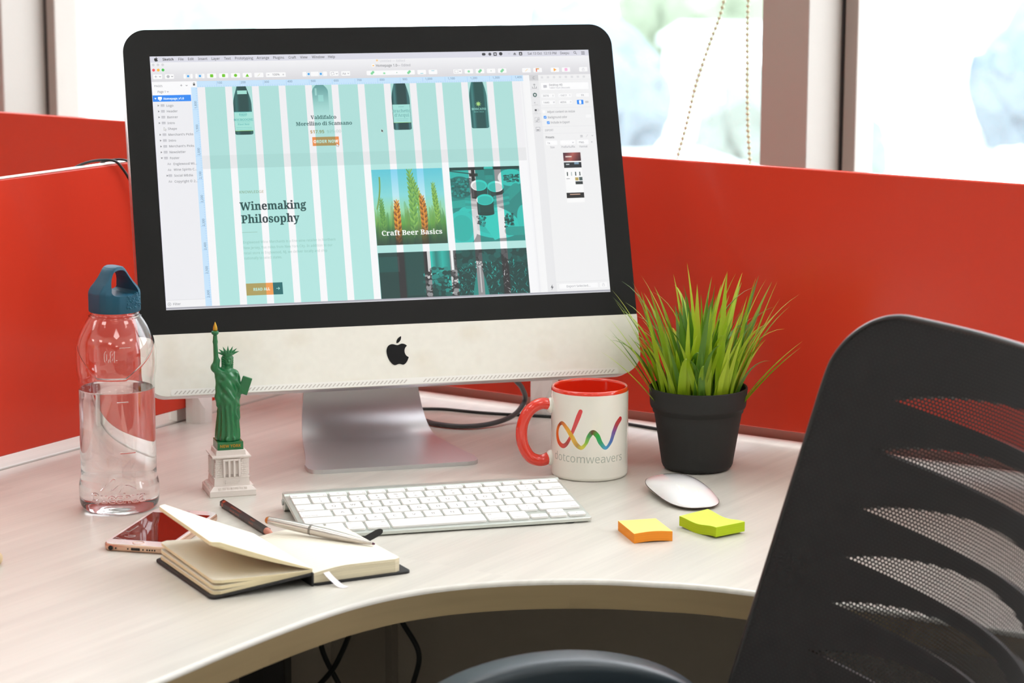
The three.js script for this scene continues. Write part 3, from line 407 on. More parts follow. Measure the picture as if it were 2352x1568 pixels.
  box_(1800, 207, 66, '3070', 'X'); box_(1882, 207, 66, '-1417', 'Y'); RR(1968, 207, 64, 20, 3, '#f8f8f9', '#e2e2e5'); T('Fit', 2000, 222, 13.5, '#8a8a90', { a: 'center' }); box_(1800, 239, 66, '1440', 'W'); box_(1882, 239, 66, '4056', 'H'); RR(1970, 240, 31, 21, 3, '#1a88f5'); RR(1980, 242, 11, 17, 2, '#ffffff'); RR(2010, 246, 16, 9, 2, '#c6c6ca');
  R(1793, 274, 255, 1.2, '#e2e2e5'); RR(1800, 287, 12, 12, 2, '#fcfcfc'); T('Adjust content on resize', 1822, 299, 14, '#8a8a90', { fit: 134 });
  const chk = (x, y) => { RR(x, y, 13, 13, 3, '#2b8ef3'); c.strokeStyle = '#fff'; c.lineWidth = 2; c.beginPath(); c.moveTo(x + 3, y + 6.5); c.lineTo(x + 5.5, y + 9); c.lineTo(x + 10, y + 4); c.stroke(); };
  chk(1803, 313); T('Background color', 1822, 325, 14, '#8a8a90', { fit: 94 }); chk(1816, 339); T('Include in Export', 1834, 350, 14, '#8a8a90', { fit: 92 }); RR(2005, 309, 30, 18, 3, '#f5f5f6', '#e4e4e7'); R(1793, 364, 255, 1.2, '#e2e2e5'); T('EXPORT', 1803, 386, 13, '#a2a2a8', { fit: 41 });
  R(1793, 397, 255, 1.2, '#e2e2e5'); T('Presets', 1803, 420, 14.5, '#707076', { w: 'bold', fit: 42 }); R(1971, 409, 12, 3, '#a8a8ae'); R(1971, 415, 12, 3, '#a8a8ae'); c.strokeStyle = '#a0a0a6'; c.beginPath(); c.moveTo(1998, 419); c.lineTo(2008, 407); c.stroke(); CHEV(2030, 412, '#b0b0b6');
  RR(1803, 431, 54, 21, 3, '#fafafb'); T('1x', 1809, 447, 13, '#8a8a90'); RR(1872, 431, 72, 21, 3, '#fafafb'); CHEV(1933, 442, '#a8a8ae'); RR(1954, 431, 54, 21, 3, '#fafafb'); T('PNG', 1961, 447, 13, '#8a8a90'); PLUS(2024, 442, 4, '#b0b0b6'); T('Size', 1832, 467, 12, '#a0a0a6', { a: 'center' }); T('Prefix/Suffix', 1908, 467, 12, '#a0a0a6', { a: 'center' }); T('Format', 1982, 467, 12, '#a0a0a6', { a: 'center' });
  // export thumbnail of the page
  R(1880, 490, 84, 236, '#f8f8f8'); { const g = c.createLinearGradient(1880, 490, 1960, 530); g.addColorStop(0, '#3a1c2e'); g.addColorStop(0.5, '#b05a52'); g.addColorStop(1, '#3a1822'); c.fillStyle = g; c.fillRect(1880, 490, 84, 40); } R(1890, 506, 30, 6, '#e8d8d0'); R(1880, 536, 84, 26, '#20262c'); R(1890, 543, 16, 5, '#c9d2d6'); R(1930, 536, 22, 10, '#7d9ab0');
  for (let k = 0; k < 4; k++) R(1890 + k * 20, 582, 5, 18, k === 1 ? '#b9c4c4' : '#30403f'); R(1928, 608, 16, 15, '#b9a25a'); R(1947, 607, 16, 16, '#4a5a5a'); R(1928, 627, 35, 14, '#2c3436'); R(1886, 612, 16, 3, '#9a9a9c'); R(1880, 680, 84, 25, '#17161a'); R(1896, 686, 50, 4, '#d8b09a');
  R(1793, 1096, 255, 1.2, '#dedee1'); RR(1805, 1105, 187, 25, 4, '#f9f9fa', '#e2e2e5'); T('Export Selected...', 1898, 1123, 15, '#9a9aa0', { a: 'center' }); RR(2000, 1105, 36, 25, 4, '#f9f9fa', '#e2e2e5'); c.strokeStyle = '#a8a8ae'; c.strokeRect(2012, 1114, 11, 9); c.beginPath(); c.moveTo(2017.5, 1118); c.lineTo(2017.5, 1108); c.stroke();
  c.fillStyle = '#5f5f66'; c.beginPath(); c.moveTo(1774, 1106); c.lineTo(1765, 1121); c.lineTo(1771, 1121); c.lineTo(1768, 1133); c.lineTo(1778, 1117); c.lineTo(1772, 1117); c.closePath(); c.fill();
  // desktop strip at the very bottom
  R(0, 1141, W, 11, '#a8a8b2'); R(0, 1148, W, 4, '#d8d8dc'); R(0, 28, 2, 1113, '#d0d0e0');
}
function applePath(c) { // fruit outline about 28 units high, centred
  c.beginPath(); c.moveTo(0, -8.2); c.bezierCurveTo(-2, -8.2, -4.2, -9.8, -7, -9.6); c.bezierCurveTo(-11, -9.2, -13.6, -5.8, -13.6, -0.6); c.bezierCurveTo(-13.6, 7, -8.4, 15.4, -4.6, 15.4); c.bezierCurveTo(-2.8, 15.4, -2, 14.2, 0.4, 14.2); c.bezierCurveTo(2.8, 14.2, 3.6, 15.4, 5.4, 15.2); c.bezierCurveTo(8.4, 15, 11.4, 9.8, 12.4, 6.6); c.bezierCurveTo(9.4, 5.2, 7.9, 2.6, 7.9, -0.4); c.bezierCurveTo(7.9, -3.2, 9.2, -5.4, 11.4, -6.9); c.bezierCurveTo(9.8, -8.9, 7.6, -9.7, 5.5, -9.7); c.bezierCurveTo(3.2, -9.7, 1.6, -8.2, 0, -8.2); c.closePath();
  c.moveTo(5.2, -18.6); c.bezierCurveTo(5.4, -14.4, 2.2, -10.4, -0.9, -10.6); c.bezierCurveTo(-1.4, -14, 2, -18, 5.2, -18.6); c.closePath();
}
{
  const t = thing('desktop_computer', 'large all-in-one computer with a silver stand and pale chin in the middle of the desk', 'computer', -0.1247, D, -2.6142, 0.2647);
  const alu = std('#cfced0', 0.33, { metalness: 1 }), chinM = std('#f4f2ec', 0.5), blackGlass = phys({ color: '#1b1b1b', roughness: 0.3, specularIntensity: 0.35 });
  const TILT = -0.3382, put = (g) => g.rotateX(TILT).translate(0, 0.1798, 0);
  const W = 0.531, Y0 = -0.0892, Y1 = 0.2965, R = 0.024, cy = (Y0 + Y1) / 2, hh = Y1 - Y0;
  // aluminium rim and bulged back
  const rim = new THREE.ExtrudeGeometry(rrect(W, hh, R, 0, cy), { depth: 0.019, bevelEnabled: true, bevelThickness: 0.0025, bevelSize: 0.0025, bevelOffset: -0.0025, bevelSegments: 4, curveSegments: 20 }).translate(0, 0, -0.0220);
  part('side_rim', put(creased(rim)), alu, t);
  const back = grid((u, v) => { const x = (u - 0.5) * 2, y = (v - 0.5) * 2, k = Math.max(0, 1 - Math.pow(Math.abs(x), 3.2)) * Math.max(0, 1 - Math.pow(Math.abs(y), 3.2)); const rx = W / 2 - 0.002, ry = hh / 2 - 0.002; const q = Math.max(Math.abs(x), Math.abs(y)), l = Math.hypot(x, y) || 1, sq = Math.min(1, 1.18 * q / l + 0.0); return [-x * rx * (q > 0.9 ? 0.985 : 1), cy + y * ry * (q > 0.9 ? 0.985 : 1), -0.0235 - 0.026 * Math.sqrt(k)]; }, 40, 30);
  part('back_shell', put(back), alu, t);
  // front glass with a hole for the screen
  const gs = new THREE.Shape(), x0 = -W / 2, x1 = W / 2, yb = -0.0250; gs.moveTo(x0, yb); gs.lineTo(x1, yb); gs.lineTo(x1, Y1 - R); gs.absarc(x1 - R, Y1 - R, R, 0, Math.PI / 2); gs.lineTo(x0 + R, Y1); gs.absarc(x0 + R, Y1 - R, R, Math.PI / 2, Math.PI); gs.lineTo(x0, yb);
  const hole = new THREE.Path(); hole.moveTo(-0.2383, 0); hole.lineTo(-0.2383, 0.2681); hole.lineTo(0.2383, 0.2681); hole.lineTo(0.2383, 0); hole.closePath(); gs.holes.push(hole);
  part('bezel', put(extrude(gs, 0.0016, { curveSegments: 20 }).translate(0, 0, -0.0004)), blackGlass, t);
  const map = canvas(2048, 1152, screenCanvas);
  const scr = part('screen', put(new THREE.PlaneGeometry(0.4766, 0.2681).translate(0, 0.13405, 0.0008)), phys({ color: '#050505', roughness: 0.3, emissive: '#ffffff', emissiveMap: map, emissiveIntensity: 1.05 }), t);
  { const l = new THREE.RectAreaLight('#dff3f0', 0.05, 0.47, 0.26); const g = new THREE.Object3D(); l.position.set(0, 0.1798 + 0.134 * Math.cos(TILT) - 0.002 * Math.sin(TILT), 0.134 * Math.sin(TILT) + 0.002 * Math.cos(TILT)); l.rotation.set(TILT, Math.PI, 0, 'YXZ'); l.rotation.set(TILT, 0, 0); l.rotateY(Math.PI); t.add(l); }
  // chin
  const cs = new THREE.Shape(); cs.moveTo(x0 + R, Y0); cs.lineTo(x1 - R, Y0); cs.absarc(x1 - R, Y0 + R, R, -Math.PI / 2, 0); cs.lineTo(x1, yb - 0.0003); cs.lineTo(x0, yb - 0.0003); cs.lineTo(x0, Y0 + R); cs.absarc(x0 + R, Y0 + R, R, Math.PI, 1.5 * Math.PI);
  const smudge = dataTex(256, 64, (() => { const a = noise2(32, 5), b = noise2(64, 9), d = noise2(128, 15); return (x, y) => { const s = Math.max(0, a(x * 20, y * 5) - 0.62) * 1.0 + Math.max(0, b(x * 44, y * 11) - 0.75) * 0.5, v = 250 - 16 * s - 4 * d(x * 128, y * 32); return [v, v - 1 - 8 * s, v - 4 - 20 * s]; }; })(), true);
  const chin = part('chin', put(planarUV(extrude(cs, 0.0016, { curveSegments: 20 }).translate(0, 0, -0.0004), (x, y) => [x / 0.53 + 0.5, (y + 0.09) / 0.13])), std('#f4f2ec', 0.5, { map: smudge }), t, 'cream white metal chin with faint smudges');
  // peeling protective strip along the lower edge, printed with slanted dashes
  const dash = canvas(1024, 32, (c, w, h) => { c.fillStyle = '#f1efeb'; c.fillRect(0, 0, w, h); c.strokeStyle = '#bdb7b2'; c.lineWidth = 2.6; for (let i = 0; i < 112; i++) { if ((i > 57 && i < 62)) continue; const x = 8 + i * 9; c.beginPath(); c.moveTo(x, 25); c.lineTo(x + 7, 9); c.stroke(); } });
  part('protective_strip', put(planarUV(extrude(rrect(0.478, 0.0066, 0.002, 0, -0.0856), 0.0005).translate(0, 0, 0.0011), (x, y) => [x / 0.478 + 0.5, (y + 0.0889) / 0.0066])), std('#ffffff', 0.45, { map: dash }), t, 'thin white strip with grey slanted dashes');
  // emblem
  const sh = new THREE.ShapePath(); const k = 0.00089; const pen = { moveTo: (x, y) => sh.moveTo(x * k, -y * k), bezierCurveTo: (a, b, c2, d, e, f) => sh.bezierCurveTo(a * k, -b * k, c2 * k, -d * k, e * k, -f * k), beginPath() { }, closePath() { } }; applePath(pen);
  part('emblem', put(extrude(sh.toShapes(), 0.0006, { curveSegments: 16 }).translate(0.0004, -0.0545, 0.0011)), phys({ color: '#161618', roughness: 0.4, specularIntensity: 0.3 }), t, 'black apple-shaped emblem');
  // stand: one bent aluminium plate, foot in front, neck at the back
  const path = []; const RB = 0.052; // side profile (z, y)
  for (let i = 0; i <= 30; i++) path.push([0.0085 - i / 30 * 0.128, 0.0022]);
  for (let i = 1; i <= 24; i++) { const a = i / 24 * 1.78; path.push([-0.1195 - RB * Math.sin(a), 0.0022 + RB * (1 - Math.cos(a))]); }
  { const e = path[path.length - 1]; for (let i = 1; i <= 14; i++) path.push([e[0] + i / 14 * 0.088, e[1] + i / 14 * 0.205]); }
  const Lc = [0]; for (let i = 1; i < path.length; i++) Lc.push(Lc[i - 1] + Math.hypot(path[i][0] - path[i - 1][0], path[i][1] - path[i - 1][1]));
  const RC = 0.014, halfW = (s) => { const base = s < 0.03 ? 0.0925 : 0.0925 - 0.0285 * Math.min(1, (s - 0.03) / 0.19) ** 0.8; return s < RC ? base - RC + Math.sqrt(Math.max(0, RC * RC - (RC - s) * (RC - s))) : base; };
  const TK = 0.0022;
  const plate = (side) => grid((u, v) => { const f = v * (path.length - 1), i = Math.min(path.length - 2, Math.floor(f)), q = f - i, p0 = path[i], p1 = path[i + 1]; const z = p0[0] + (p1[0] - p0[0]) * q, y = p0[1] + (p1[1] - p0[1]) * q, s = Lc[i] + (Lc[i + 1] - Lc[i]) * q; let tz = p1[0] - p0[0], ty = p1[1] - p0[1]; const l = Math.hypot(tz, ty); tz /= l; ty /= l; const nz = ty, ny = -tz, w = halfW(s) - 0.0006 * (1 - Math.abs(side)); const x = (u - 0.5) * 2 * w * (side < 0 ? -1 : 1); return [x, y + ny * TK * side, z + nz * TK * side]; }, 12, 160);
  const edgeS = (sx) => grid((u, v) => { const f = v * (path.length - 1), i = Math.min(path.length - 2, Math.floor(f)), q = f - i, p0 = path[i], p1 = path[i + 1]; const z = p0[0] + (p1[0] - p0[0]) * q, y = p0[1] + (p1[1] - p0[1]) * q, s = Lc[i] + (Lc[i + 1] - Lc[i]) * q; let tz = p1[0] - p0[0], ty = p1[1] - p0[1]; const l = Math.hypot(tz, ty); tz /= l; ty /= l; const nz = ty, ny = -tz, a = (u - 0.5) * Math.PI; const w = halfW(s); return [sx * w, y + ny * TK * Math.sin(a) * sx, z + nz * TK * Math.sin(a) * sx]; }, 6, 160);
  const frontEdge = grid((u, v) => { const a = (v - 0.5) * Math.PI, x = (u - 0.5) * 2 * (0.0925 - RC); return [x, 0.0022 + TK * Math.sin(a), 0.0085]; }, 8, 6);
  part('stand', merge([plate(1), plate(-1), edgeS(1), edgeS(-1), frontEdge]), std('#cfcfd0', 0.38, { metalness: 0.75, side: THREE.DoubleSide }), t, 'bent brushed aluminium stand');
}

// ---------------------------------------------------------------- keyboard
{
  const KW = 0.283, KD = 0.130, ang = Math.asin(0.0125 / 0.13);
  const t = thing('keyboard', 'slim aluminium keyboard with white keys in front of the computer stand', 'keyboard', -0.0578, D, -2.3493, 0.2663);
  const alu = std('#d3d8d3', 0.4, { metalness: 0.85 });
  const lay = (g) => g.rotateX(ang).translate(0, 0.0048, 0);       // plate coordinates: y up from the plate, z from the front edge (negative is back)
  const s = rrect(KW, KD, 0.004, 0, KD / 2);
  part('top_plate', lay(new THREE.ExtrudeGeometry(s, { depth: 0.0024, bevelEnabled: true, bevelSize: 0.0006, bevelThickness: 0.0006, bevelSegments: 3, bevelOffset: -0.0006, curveSegments: 8 }).rotateX(-Math.PI / 2).translate(0, -0.003, 0)), alu, t);
  const battery = new THREE.CylinderGeometry(0.0088, 0.0088, KW - 0.001, 40).rotateZ(Math.PI / 2).translate(0, 0.0088, -0.1205);
  part('battery_tube', battery, alu, t);
  part('power_button', new THREE.CylinderGeometry(0.003, 0.003, 0.002, 20).rotateZ(Math.PI / 2).translate(-KW / 2 - 0.0002, 0.0088, -0.1205), std('#b9bcb9', 0.4, { metalness: 0.8 }), t);
  for (const x of [-0.12, 0.12]) part('rubber_foot', cyl(0.005, 0.005, 0.0022, x, 0.0011, -0.006, 16), M.blackSoft, t);
  // key plan: rows of [legend, width in units, second legend]; unit 19.05 mm
  const U = 0.01905, X0 = -7.25 * U, rows = [
    [['esc', 14.5 / 14], ...['F1', 'F2', 'F3', 'F4', 'F5', 'F6', 'F7', 'F8', 'F9', 'F10', 'F11', 'F12'].map((q) => [q, 14.5 / 14]), ['⏏', 14.5 / 14]],
    [['`~', 1], ['1!', 1], ['2@', 1], ['3#', 1], ['4$', 1], ['5%', 1], ['6^', 1], ['7&', 1], ['8*', 1], ['9(', 1], ['0)', 1], ['-_', 1], ['=+', 1], ['delete', 1.5]],
    [['tab', 1.5], ...'QWERTYUIOP'.split('').map((q) => [q, 1]), ['[{', 1], [']}', 1], ['\\|', 1]],
    [['caps lock', 1.75], ...'ASDFGHJKL'.split('').map((q) => [q, 1]), [';:', 1], ["'\"", 1], ['return', 1.75]],
    [['shift', 2.25], ...'ZXCVBNM'.split('').map((q) => [q, 1]), [',<', 1], ['.>', 1], ['/?', 1], ['shift', 2.25]],
    [['fn', 1], ['control', 1], ['option', 1], ['command', 1.25], ['', 5], ['command', 1.25], ['option', 1], ['◂', 1], ['▴', 1], ['▸', 1]]];
  const zTop = [-0.1135, -0.1007, -0.0817, -0.0627, -0.0437, -0.0247], hRow = [0.0098, 0.0165, 0.0165, 0.0165, 0.0165, 0.0190];
  const keys = [];
  rows.forEach((row, r) => { let x = X0; row.forEach(([q, w], i) => { const kw = w * U - 0.0026; let z0 = zTop[r], kh = hRow[r]; const kx = x + w * U / 2; if (r === 5 && q === '▴') { keys.push([kx, z0, kw, 0.0088, '▴']); keys.push([kx, z0 + 0.0102, kw, 0.0088, '▾']); } else if (r === 5 && (q === '◂' || q === '▸')) keys.push([kx, z0 + 0.0102, kw, 0.0088, q]); else keys.push([kx, z0, kw, kh, q, r, i, row.length]); x += w * U; }); });
  const CW = 2048, CH = Math.round(2048 * KD / KW), sc = CW / KW;
  const legends = canvas(CW, CH, (c, w, h) => {
    c.fillStyle = '#ffffff'; c.fillRect(0, 0, w, h); c.fillStyle = '#8f8f92';
    for (const [kx, z0, kw, kh, q, r, i, n] of keys) {
      const x = (kx + KW / 2) * sc, y0 = (z0 + KD) * sc, hw = kw * sc / 2, hh = kh * sc; const put = (s, px, py, size, a = 'center') => { c.font = `${size}px sans-serif`; c.textAlign = a; c.fillText(s, px, py); };
      if (/^[A-Z]$/.test(q)) put(q, x, y0 + hh * 0.66, 46);
      else if (/^F\d+$/.test(q)) { put(q, x + hw - 10, y0 + hh - 9, 20, 'right'); put(['o', 'O', '=', '::', '.:', ':.', '<<', '>||', '>>', '<', '<)', '<))'][+q.slice(1) - 1], x, y0 + hh * 0.6, 26); }
      else if (q.length === 2 && r > 0 && r < 5 && q !== 'fn') { put(q[1], x, y0 + hh * 0.42, 36); put(q[0], x, y0 + hh * 0.86, 36); }
      else if (q.length > 2 || q === 'fn') { const right = i === n - 1; put(q, right ? x + hw - 14 : x - hw + 14, y0 + hh - 14, 26, right ? 'right' : 'left'); if (q === 'command') { const px = kx > 0 ? x - hw + 28 : x + hw - 28, py = y0 + 30; c.strokeStyle = '#8f8f92'; c.lineWidth = 2.5; c.strokeRect(px - 5, py - 5, 10, 10); for (const [e, f] of [[-9, -9], [9, -9], [-9, 9], [9, 9]]) { c.beginPath(); c.arc(px + e, py + f, 4.5, 0, 7); c.stroke(); } } if (q === 'option') { const px = kx > 0 ? x + hw - 28 : x - hw + 28, py = y0 + 28; c.strokeStyle = '#8f8f92'; c.lineWidth = 2.5; c.beginPath(); c.moveTo(px - 12, py - 7); c.lineTo(px - 4, py - 7); c.lineTo(px + 4, py + 7); c.lineTo(px + 12, py + 7); c.moveTo(px + 2, py - 7); c.lineTo(px + 12, py - 7); c.stroke(); } if (q === 'caps lock') { c.beginPath(); c.arc(x - hw + 20, y0 + 20, 4, 0, 7); c.fill(); } }
      else if (q) { const d = { '◂': [-1, 0], '▸': [1, 0], '▴': [0, -1], '▾': [0, 1] }[q], py = y0 + hh * 0.5; c.beginPath(); if (d) { c.moveTo(x + d[0] * 8, py + d[1] * 8); c.lineTo(x - d[0] * 5 - d[1] * 6, py - d[1] * 5 - d[0] * 6); c.lineTo(x - d[0] * 5 + d[1] * 6, py - d[1] * 5 + d[0] * 6); } else { c.moveTo(x, py - 9); c.lineTo(x + 10, py + 3); c.lineTo(x - 10, py + 3); c.rect(x - 10, py + 6, 20, 3); } c.fill(); }
    }
  });
  const keyM = std('#f0eeec', 0.5, { map: legends });
  for (const [kx, z0, kw, kh] of keys) {
    const g = new THREE.ExtrudeGeometry(rrect(kw - 0.0008, kh - 0.0008, 0.0013), { depth: 0.0016, bevelEnabled: true, bevelSize: 0.0004, bevelThickness: 0.0004, bevelSegments: 2, curveSegments: 3, steps: 1 }).rotateX(-Math.PI / 2).translate(kx, 0.0004, z0 + kh / 2);
    planarUV(g, (x, y, z) => [(x + KW / 2) / KW, -z / KD]);
    part('key', lay(g), keyM, t);
  }
}
// ---------------------------------------------------------------- mouse
{
  const t = thing('mouse', 'glossy white computer mouse beside the plant pot', 'mouse', 0.1722, D, -2.4868, 0.31);
  // local z runs along the mouse: front (thin end) at -z ... turned so that the thin end lies at the left in the picture
  const L = 0.1135, W = 0.057;
  const halfw = (s) => W / 2 * Math.pow(Math.max(0, 1 - Math.pow(Math.abs(s), 3.1)), 1 / 2.5);
  const topY = (s) => 0.0205 - 0.0125 * s * s - 0.0035 * s * Math.abs(s), edgeY = (s) => 0.0068 - 0.0036 * s;
  const P = (u, v, top) => { const s = -1 + 2 * v, ss = Math.sin(s * Math.PI / 2), w = halfw(ss), a = (u - 0.5) * 2; const e = edgeY(ss), T = Math.max(topY(ss), e + 0.0003); return [a * w, top ? e + (T - e) * Math.pow(Math.max(0, 1 - Math.abs(a) ** 2.4), 0.75) : e - 0.0002 - (e - 0.0016) * Math.pow(Math.max(0, 1 - Math.abs(a) ** 9), 0.8) * (1 - Math.abs(ss) ** 12), ss * L / 2]; };
  part('shell', grid((u, v) => P(1 - u, v, true), 36, 60), phys({ color: '#f3f2f4', roughness: 0.12, clearcoat: 1, clearcoatRoughness: 0.02 }), t, 'white glossy shell');
  part('underside', grid((u, v) => P(u, v, false), 28, 60), std('#bdb5aa', 0.4, { metalness: 0.85, side: THREE.DoubleSide }), t, 'metal underside');
  { const seam = []; for (let i = 0; i < 120; i++) { const a = i / 120 * 2 * Math.PI, ss = -Math.cos(a) * 0.9995, x = Math.sign(Math.sin(a)) * (halfw(ss) + 0.0001); seam.push(V3(x, edgeY(ss) - 0.0002, ss * L / 2)); } part('seam', new THREE.TubeGeometry(new THREE.CatmullRomCurve3(seam, true), 240, 0.00035, 6, true), std('#4a3a34', 0.6), t); }
  for (const x of [-0.014, 0.014]) part('glide_strip', rbox(0.003, 0.0018, 0.07, 0.0008, x, 0.0009, 0), M.blackSoft, t);
}
// ---------------------------------------------------------------- mug
{
  const t = thing('mug', 'white mug with orange-red inside and handle and a rainbow line logo', 'mug', 0.0817, D, -2.5915);
  const R = 0.0405, Hm = 0.0950, red = phys({ color: '#e8321a', roughness: 0.14, clearcoat: 1, clearcoatRoughness: 0.03 });
  const pts = [[-15.4, 74.9], [-19.9, 66.7], [-25.7, 56.1], [-33, 44.4], [-39.7, 37.8], [-45.5, 36.2], [-53.9, 39.5], [-57.9, 48], [-54.2, 56.4], [-46.6, 60.3], [-38.5, 56.2], [-29.3, 48.2], [-20.8, 39.3], [-13.9, 36.5], [-7.3, 41], [-2.9, 48.6], [3, 53.2], [9.2, 49.8], [14.9, 41.6], [22.7, 36.0], [30.7, 41.5], [37.3, 52.9], [43.2, 60.2], [49.8, 64.6]];
  const label = canvas(2048, 768, (c, w, h) => {
    c.fillStyle = '#efece2'; c.fillRect(0, 0, w, h);
    // the print covers 360 degrees in x and the full height in y; x is squeezed to equal scale
    const X = (a) => (a + 180) / 360 * w, Y = (mm) => (1 - mm / 95) * h, curve = new THREE.CatmullRomCurve3(pts.map((p) => V3(X(p[0]), Y(p[1]), 0)), false, 'centripetal');
    const cols = ['#e0303a', '#dc2a33', '#d92a30', '#df3a2c', '#a82a26', '#c43030', '#e8452c', '#ea6a2c', '#e8782c', '#8d3420', '#e07a2a', '#eeb028', '#e8b42a', '#b98e2e', '#d8cc20', '#7cbc26', '#1f9a3c', '#5a2a24', '#1aa83e', '#12a06a', '#1896c8', '#2c68b4', '#6a4494', '#a8303e', '#c42a30'];
    const width = (t) => 24.5 * (t < 0.03 ? 0.85 + t * 5 : 1) * (0.62 + 0.38 * Math.abs(Math.cos(t * 13))) ;
    const N = 900; for (let i = 0; i < N; i++) { const f = i / N, p = curve.getPoint(f), k = f * (cols.length - 1), a = new THREE.Color(cols[Math.floor(k)]), b = new THREE.Color(cols[Math.ceil(k)]); a.lerp(b, k % 1); c.fillStyle = '#' + a.getHexString(); c.beginPath(); c.arc(p.x, p.y, width(f) * (i > N * 0.9 ? 1.1 : 1) * 0.82, 0, 7); c.fill(); }
    c.fillStyle = '#b4b9ae'; c.font = '104px sans-serif'; c.textAlign = 'left'; const m = c.measureText('dotcomweavers').width; c.save(); c.translate(X(-65), Y(20.5)); c.scale((X(55) - X(-65)) / m, 0.92); c.fillText('dotcomweavers', 0, 0); c.restore();
  });
  const body = lathe([[0, 0.002], [R - 0.004, 0.002], [R - 0.003, 0.0002], [R - 0.0018, 0.0004], [R - 0.0004, 0.002], [R, 0.004], [R, Hm - 0.004]], 128);
  // print: u runs once round; u = 0.5 faces the picture
  { const u = body.attributes.uv, p = body.attributes.position; for (let i = 0; i < p.count; i++) u.setXY(i, Math.floor(i / 7) / 128 + 0.5, p.getY(i) / Hm); }
  part('body', body, phys({ color: '#ffffff', map: label, roughness: 0.16, clearcoat: 0.8, clearcoatRoughness: 0.04 }), t);
  part('inside', lathe([[R, Hm - 0.004], [R - 0.0004, Hm - 0.0012], [R - 0.0017, Hm], [R - 0.003, Hm - 0.0008], [R - 0.0036, Hm - 0.003], [R - 0.0036, 0.012], [R - 0.008, 0.006], [0, 0.005]], 96), red, t, 'orange-red glazed inside and rim');
  const hp = [[-R + 0.001, 0.0745, 0], [-R - 0.010, 0.0765, 0], [-R - 0.0215, 0.071, 0], [-R - 0.0295, 0.058, 0], [-R - 0.0315, 0.044, 0], [-R - 0.029, 0.030, 0], [-R - 0.021, 0.0185, 0], [-R - 0.010, 0.0155, 0], [-R + 0.001, 0.020, 0]];
  const hc = new THREE.CatmullRomCurve3(hp.map((p) => V3(...p))), hg = new THREE.TubeGeometry(hc, 90, 0.0062, 18); hg.scale(1, 1, 1.1);
  part('handle', hg.rotateY(0.12), red, t, 'orange-red glazed handle');
  for (const y of [0.0745, 0.0185]) part('handle_joint', new THREE.SphereGeometry(0.0074, 24, 16).scale(0.75, 1.12, 1).translate(-R - 0.0008, y, 0).rotateY(0.12), phys({ color: '#efece2', roughness: 0.16, clearcoat: 0.8 }), t, 'white glazed joint of the handle');
}
